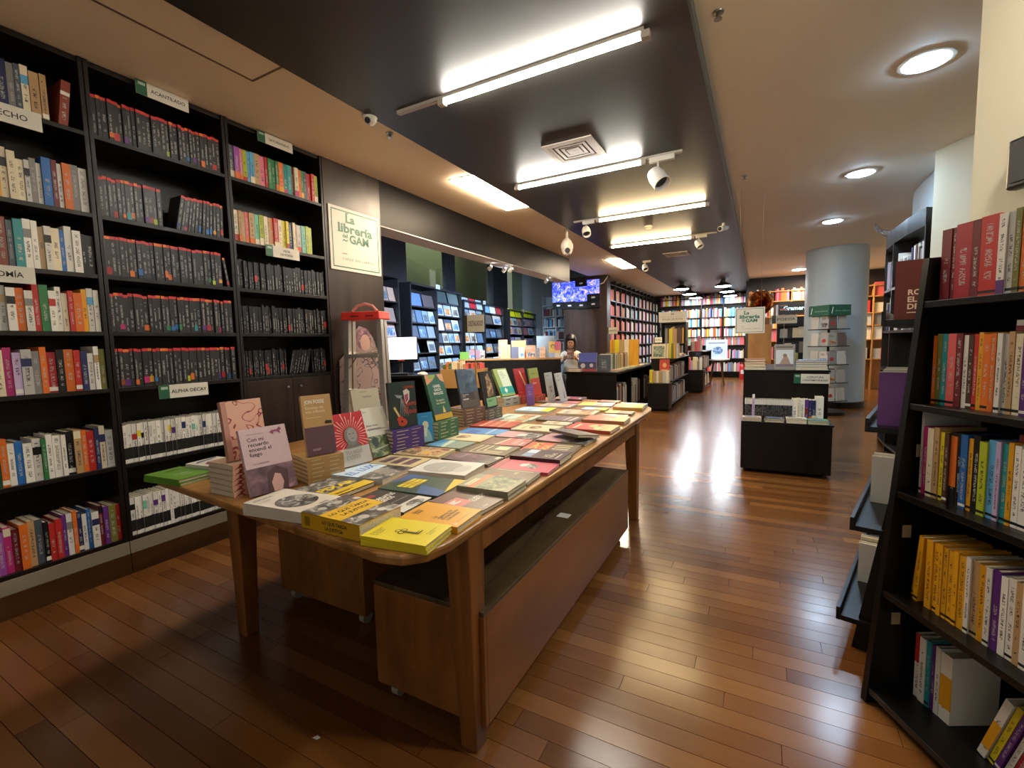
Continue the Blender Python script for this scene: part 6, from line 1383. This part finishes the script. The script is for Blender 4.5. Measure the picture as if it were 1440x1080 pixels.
# pale shelf behind the screens
p0, p1 = ony(763, 440, 11.9), ony(800, 440, 11.9)
cw5 = wallcase('pale_bookcase', 'pale grey bookcase partly behind the screens', (p0.x, 11.9, 0), (1, 0, 0), (0, 1, 0), p1.x-p0.x, [.3, .7, 1.0, 1.3, 1.65, 1.95, 2.25], 2.5, 2, plain('#a9b4ba', .5))
def f(mb):
    for k in range(2):
        for z in (.7, 1.0, 1.3, 1.65, 1.95): far_row(mb, (p0.x+k*cw5+.02, 11.93, 0), (1, 0, 0), (0, 1, 0), cw5-.04, z, ['navy', 'maroon', 'brown', 'silver', 'sky', 'white', 'grey'], hh=(.18, .25), ww=(.03, .05), d=.14)
far_books('book_row', f, 'books on the pale grey bookcase behind the screens')

# ================================================================== screens
ms = bpy.data.materials.new('screen_picture'); ms.use_nodes = True; nt = ms.node_tree; b = nt.nodes['Principled BSDF']
n1 = noise(nt, geo_pos(nt), 9.0, 6, .7, 1.5); cc = ramp(nt, n1, [(.3, '#0c0d3a'), (.45, '#2a2fc8'), (.55, '#5a6cf0'), (.66, '#b48ad0'), (.75, '#d8c4d8')])
nt.links.new(cc, b.inputs['Emission Color']); b.inputs['Emission Strength'].default_value = .75; nt.links.new(cc, b.inputs['Base Color']); b.inputs['Roughness'].default_value = .2
cols = [777, 793, 809, 825.5, 843]; YS = 9.93
def module(px0, px1, py0, py1, lit, lab):
    a_, c_ = ony(px0, py0, YS), ony(px1, py1, YS); cx_ = (px0+px1)/2
    x0, x1 = ony(px0, 420, YS).x, ony(px1, 420, YS).x; zt, zb = ony(cx_, py0, YS).z, ony(cx_, py1, YS).z
    t = empty('screen_module', ((x0+x1)/2, YS, zb)); tag(t, lab, 'screen', 'screen modules on the dark partition'); hw = (x1-x0)/2-.001; hh = zt-zb-.002
    MB().box(-hw, hw, .0, .069, 0, hh).build('casing', M_BLACKP, t)
    if lit: MB().box(-hw, hw, -.003, -.0002, 0, hh).build('display', ms, t)
    else: MB().box(-.04, .04, -.002, -.0002, hh*.38, hh*.62).build('name_plate', plain('#a9a9b4', .5), t)
for i, (y0, y1) in enumerate(((397, 425), (396, 424), (403, 424), (393, 413))): module(cols[i], cols[i+1], y0, y1, True, '%s lit blue screen module from the left' % ORD[i+1])
module(809, 825.5, 394, 402.6, False, 'dark module above the third lit screen'); module(825.5, 843, 413.5, 422.5, False, 'dark module below the fourth lit screen')
for i in range(4): module(cols[i], cols[i+1], 425.5 if i < 2 else 424.5 if i == 2 else 423, 434 if i < 3 else 432, False, '%s dark module in the lowest row from the left' % ORD[i+1])
a_, c_ = ony(843, 400, 9.985), ony(855, 388, 9.985)
o = MB().tube([a_, (a_+c_)/2+Vector((0, 0, -.05)), c_], .012, 8).build('cable', plain('#b9a98e', .5), None, True); tag(o, 'pale cable running from the screens to the corner', 'cable')

# ================================================================== counter, desk, computer in the bay
ca, cb = Vector((-4.60, 6.55, 0)), Vector((-2.97, 7.22, 0)); cd = (cb-ca).normalized(); cnrm = Vector((-cd.y, cd.x, 0))
def cbx(mb, s0, s1, i0, i1, z0, z1):
    P = lambda s, i, z: ca+cd*s+cnrm*i+Vector((0, 0, z)); return mb.hexa([P(s0, i0, z0), P(s1, i0, z0), P(s1, i1, z0), P(s0, i1, z0), P(s0, i0, z1), P(s1, i0, z1), P(s1, i1, z1), P(s0, i1, z1)])
CL = (cb-ca).length
t = empty('sales_counter', ca); tag(t, 'high dark counter with a pale top edge in the window bay', 'counter'); T = Matrix.Translation(-ca)
cbx(MB(), 0, CL, .02, .5, 0, .925).xform(T).build('body', M_DARKISLE, t); cbx(MB(), -.02, CL+.02, 0, .52, .9255, .95).xform(T).build('worktop', M_PINE, t, bevel=.003)
rzc = math.atan2(cd.y, cd.x)
cnt = [(.08, '#6f9c3a', .16, .13), (.22, '#a87a86', .12, .16), (.30, '#8f6a74', .1, .16), (.38, '#b9948c', .1, .15), (.80, '#c9a060', .17, .24), (.74, '#c07a4a', .16, .33), (.96, '#4a4458', .13, .20), (1.08, '#c9b080', .1, .19), (1.02, '#c97a3a', .26, .31), (1.24, '#a86a3c', .17, .22), (1.36, '#5f5f66', .07, .17), (1.44, '#c98f6a', .11, .19)]
for i, (s, c, w, h) in enumerate(cnt):
    back = .30 if i in (5, 8) else .12+.012*i; P = ca+cd*s+cnrm*back; upright(P.x, P.y, .95, w, h, .03, c, '%s book standing on the bay counter counted from the ladder side' % ORD[i+1], f_white if i % 2 else None, tilt=7, rz=rzc, grp='books standing on the bay counter')
P = ca+cd*1.66+cnrm*.18; upright(P.x, P.y, .95, .2, .28, .02, '#c9a02c', 'colourful yellow and magenta cover at the counter end', lambda p, w, h: (p.rect(w*.5, h*.45, w, h, '#b8305a'), p.ell(w*.35, h*.7, w*.2, h*.12, '#2a2420'), p.ell(w*.35, h*.68, w*.13, h*.08, '#c9a02c'), p.rect(0, 0, w*.5, h*.3, '#8fa0c0'), p.rect(w*.5, 0, w, h*.3, '#c9c0b8')), tilt=7, rz=rzc)
P = ca+cd*1.5+cnrm*.36; o = MB().box(-.16, .16, -.01, .01, 0, .38).build('grey_panel', plain('#8d979e', .5), None, loc=(P.x, P.y, .9505), rot=(0, 0, rzc)); tag(o, 'plain grey upright panel on the counter', 'panel'); MB().box(-.15, .15, -.04, .04, 0, .008).build('foot', M_METAL, o)
# desk with computer
dc = onz(572, 527, .86); rzd = math.radians(22)
t = empty('computer_desk', (dc.x, dc.y, 0), rzd); tag(t, 'black desk with a computer behind the ladder', 'desk')
MB().box(-.55, .42, -.18, .4, .83, .86).build('desk_top', M_BLACKP, t, bevel=.003); MB().box(-.53, -.5, -.15, .38, 0, .8295).build('side_panel', M_BLACKP, t); MB().box(.37, .4, -.15, .38, 0, .8295).build('side_panel', M_BLACKP, t); MB().box(-.4995, .3695, .34, .36, .2, .8295).build('back_panel', M_BLACKP, t)
RD = Matrix.Translation((dc.x, dc.y, .8605)) @ Matrix.Rotation(rzd, 4, 'Z')
mo = empty('computer_monitor', tuple(RD @ Vector((-.12, .12, 0))), rzd); tag(mo, 'computer monitor with a white screen behind the ladder', 'monitor')
MB().lathe([(.11, 0), (.11, .01), (.03, .02), (0, .02)], 20).build('foot', M_METAL, mo); MB().box(-.02, .02, .01, .03, .015, .2).build('neck', M_METAL, mo); MB().box(-.23, .23, -.012, .012, .14, .46).build('casing', M_BLACKP, mo, bevel=.004)
MB().box(-.22, .22, -.0145, -.0125, .185, .45).build('display', emit('monitor_white', (.85, .9, 1.0), 1.1), mo)
p = Prints(lambda u, v, d: Vector((u, -.0145-d, v))); p.rect(.05, .32, .12, .328, '#4a4a4a'); p.rect(-.02, .165, .06, .178, '#b5402f'); p.rect(-.2, .42, .2, .424, '#8a8f98'); p.build('screen_print', mo)
kb = MB().box(-.18, .18, -.06, .06, 0, .018).build('keyboard', M_BLACKP, None, loc=tuple(RD @ Vector((-.12, -.08, 0))), rot=(0, 0, rzd)); tag(kb, 'black keyboard before the white-screened monitor', 'keyboard')
for i in range(4): MB().box(-.17, .17, -.05+.025*i, -.03+.025*i, .0185, .022).build('key_row', plain('#1d1d20', .6), kb)
mm = MB().lathe([(.045, 0), (.05, .008), (.04, .026), (.02, .036), (0, .038)], 18).build('computer_mouse', M_WHITEP, None, True, loc=tuple(RD @ Vector((.22, -.08, 0))), rot=(0, 0, .5)); mm.scale = (1.3, .8, 1); tag(mm, 'white computer mouse on the black desk', 'mouse'); MB().box(-.001, .001, -.03, .03, .034, .036).build('button_gap', M_METAL, mm)
# tan box of books right of the desk
P = onz(632, 548, .80)
t = empty('card_box', (P.x, P.y, .8205), rzd) ; P2 = RD @ Vector((.70, .02, 0)); t.location = (P2.x, P2.y, 0); tag(t, 'tan open box holding a row of books beside the desk', 'box')
tanm = plain('#a87f45', .6); MB().box(-.26, .26, -.12, -.1, .70, .92).build('front_side', tanm, t); MB().box(-.26, .26, .14, .16, .70, .92).build('rear_side', tanm, t); MB().box(-.26, -.24, -.0995, .1395, .70, .92).build('end_side', tanm, t); MB().box(.24, .26, -.0995, .1395, .70, .92).build('end_side', tanm, t); MB().box(-.24, .24, -.0995, .1395, .70, .715).build('bottom', tanm, t); MB().box(-.2, .2, -.08, .12, 0, .6995).build('pedestal', M_BLACKP, t)
T2 = Matrix.Translation(t.location) @ Matrix.Rotation(rzd, 4, 'Z')
for i, c in enumerate('olive orange green cream cream tan cream tan coral brick coral orange brick coral'.split()):
    q_ = T2 @ Vector((-.235+.0335*i, -.06, .7155)); shelf_book(.032, .27+RN.uniform(-.02, .04)*(1 if i < 8 else .2), .15, c, tuple(q_), rzd, '%s spined book, %s from left in the tan box' % (cn(c), ORD[i+1]), 'books in the tan box')

# ================================================================== person seated behind the counter, reading
def person(loc, rz):
    """seated, facing -y in its own frame, a book held before the chest"""
    V = []; E = []; RR = []
    def v(x, y, z, r, pa=None):
        V.append((x, y, z)); RR.append(r if isinstance(r, tuple) else (r, r))
        if pa is not None: E.append((pa, len(V)-1))
        return len(V)-1
    pel = v(0, 0, .60, (.15, .12)); ab = v(0, .01, .74, (.135, .10), pel); ch = v(0, 0, .90, (.155, .11), ab); sh = v(0, .0, 1.02, (.12, .085), ch); nk = v(0, -.01, 1.09, .05, sh)
    h0 = v(0, -.03, 1.155, (.062, .072), nk); h1 = v(0, -.035, 1.23, (.076, .092), h0); h2 = v(0, -.02, 1.30, (.066, .08), h1)
    ns = v(0, -.125, 1.20, .011, h0)
    for s in (-1, 1):
        a = v(s*.165, .0, 1.0, .055, sh); el = v(s*.235, -.08, .80, .042, a); wr = v(s*.10, -.27, .93, .028, el); pm = v(s*.075, -.315, .955, (.034, .018), wr)
        for k in range(4):
            b0 = v(s*(.085-.018*k*.2), -.335, .975-.016*k, .009, pm); b1 = v(s*(.06), -.355+.002*k, .985-.018*k, .0085, b0); v(s*(.036+.004*abs(k-1)), -.35, .986-.018*k, .0075, b1)
        t0 = v(s*.06, -.30, .985, .010, pm); v(s*.042, -.305, 1.0, .0085, t0)
        hp = v(s*.095, -.03, .57, .088, pel); kn = v(s*.12, -.42, .56, .062, hp); an = v(s*.12, -.40, .12, .04, kn); he = v(s*.12, -.40, .05, .04, an); v(s*.125, -.54, .04, .034, he)
    me = bpy.data.meshes.new('person'); me.from_pydata(V, E, []); o = bpy.data.objects.new('person', me); COL.objects.link(o)
    sm = o.modifiers.new('skin', 'SKIN'); sm.use_smooth_shade = True; o.modifiers.new('sub', 'SUBSURF').levels = 2; o.modifiers['sub'].render_levels = 2
    sl = me.skin_vertices[0].data
    for i, r in enumerate(RR): sl[i].radius = r; sl[i].use_root = (i == 0)
    m, nt, b = newmat('skin_and_clothes'); sx = nd(nt, 'ShaderNodeSeparateXYZ'); nt.links.new(tc(nt), sx.inputs[0])
    skin = mth(nt, 'GREATER_THAN', sx.outputs[2], 1.075); hand = mth(nt, 'LESS_THAN', sx.outputs[1], -.262); up = mth(nt, 'GREATER_THAN', sx.outputs[2], .8)
    f_ = mth(nt, 'MAXIMUM', skin, mth(nt, 'MULTIPLY', hand, up)); legs = mth(nt, 'LESS_THAN', sx.outputs[2], .655); shoes = mth(nt, 'LESS_THAN', sx.outputs[2], .09)
    c = mixc(nt, f_, '#cfc6b4', '#b07a5c'); c = mixc(nt, legs, c, '#2a2c38'); c = mixc(nt, shoes, c, '#1a1512'); nt.links.new(c, b.inputs['Base Color']); b.inputs['Roughness'].default_value = .6
    me.materials.append(m); o.location = loc; o.rotation_euler = (0, 0, rz); tag(o, 'person with dark hair in a cream top reading behind counter', 'person')
    hair = plain('#1c120d', .45)
    mb = MB(); n = 20; prof = [(.03, 1.02), (.10, 1.05), (.11, 1.15), (.115, 1.22), (.108, 1.30), (.08, 1.365), (.04, 1.395), (0, 1.40)]
    for r, z in prof:
        for j in range(n):
            a = 2*math.pi*j/n; fx, fy = math.cos(a), math.sin(a); rr = r*(1.0 if fy > -.35 or z > 1.285 else .92)
            yy = rr*1.12*fy-.018
            if fy < -.35 and z < 1.285: yy = max(yy, -.075)
            mb.v.append((rr*fx, yy, z))
    for i in range(len(prof)-1):
        for j in range(n): mb.f.append((i*n+j, i*n+(j+1) % n, (i+1)*n+(j+1) % n, (i+1)*n+j)); mb.m.append(0)
    mb.build('hair', hair, o, smooth=True)
    for s in (-1, 1):
        MB().lathe([(0, -.008), (.009, -.004), (.011, 0), (.009, .004), (0, .008)], 10, at=(s*.03, -.118, 1.228)).build('eye', plain('#231a16', .3), o, smooth=True)
        MB().lathe([(0, -.02), (.010, -.01), (.012, .005), (0, .022)], 8, at=(s*.082, -.02, 1.215)).build('ear', plain('#b07a5c', .6), o, smooth=True)
    MB().box(-.02, .02, -.118, -.108, 1.172, 1.178).build('mouth', plain('#8a3f38', .5), o)
    return o
pc = CC+CF*0; pp = _fw*8.6; pp = Vector((-3.23, 8.36, 0))
person((pp.x, pp.y, -.02), math.radians(20))
t = empty('bar_stool', (pp.x, pp.y+.02, 0)); tag(t, 'round black stool under the reading person', 'stool')
MB().lathe([(.17, .44), (.17, .465), (0, .47)], 24).build('seat', M_BLACKP, t); 
for a in range(4): MB().tube([(.1*math.cos(a*1.571+.8), .1*math.sin(a*1.571+.8), .44), (.17*math.cos(a*1.571+.8), .17*math.sin(a*1.571+.8), 0)], .012, 8).build('leg', M_METAL, t)
R20 = Matrix.Translation((pp.x, pp.y, -.02)) @ Matrix.Rotation(math.radians(20), 4, 'Z')
for s, nm in ((-1, 'left'), (1, 'right')): pass
tb_ = upright(0, 0, 0, .13, .20, .02, '#6a3a28', 'brown book held open by the reading person', f_white, tilt=25); tb_.matrix_world = R20 @ Matrix.Translation((-.065, -.35, .91)) @ Matrix.Rotation(math.radians(65), 4, 'X')
# scraps on the floor
for (px, py, c, lab, sz) in ((445, 1038, '#d8d4cc', 'tiny white paper scrap on the floor at front left', .012), (1018, 618, '#6a2a22', 'small reddish paper scrap on the aisle floor', .05)):
    P = onz(px, py, 0); o = MB().add([(-sz, -.006, .0008), (sz*.6, -.004, .0008), (sz, .006, .0014), (-sz*.3, .008, .0012), (-sz, -.006, .0016), (sz*.6, -.004, .0016), (sz, .006, .0022), (-sz*.3, .008, .002)], [(3, 2, 1, 0), (4, 5, 6, 7), (0, 1, 5, 4), (1, 2, 6, 5), (2, 3, 7, 6), (3, 0, 4, 7)]).build('paper_scrap', plain(c, .7), None, loc=(P.x, P.y, 0)); tag(o, lab, 'paper')
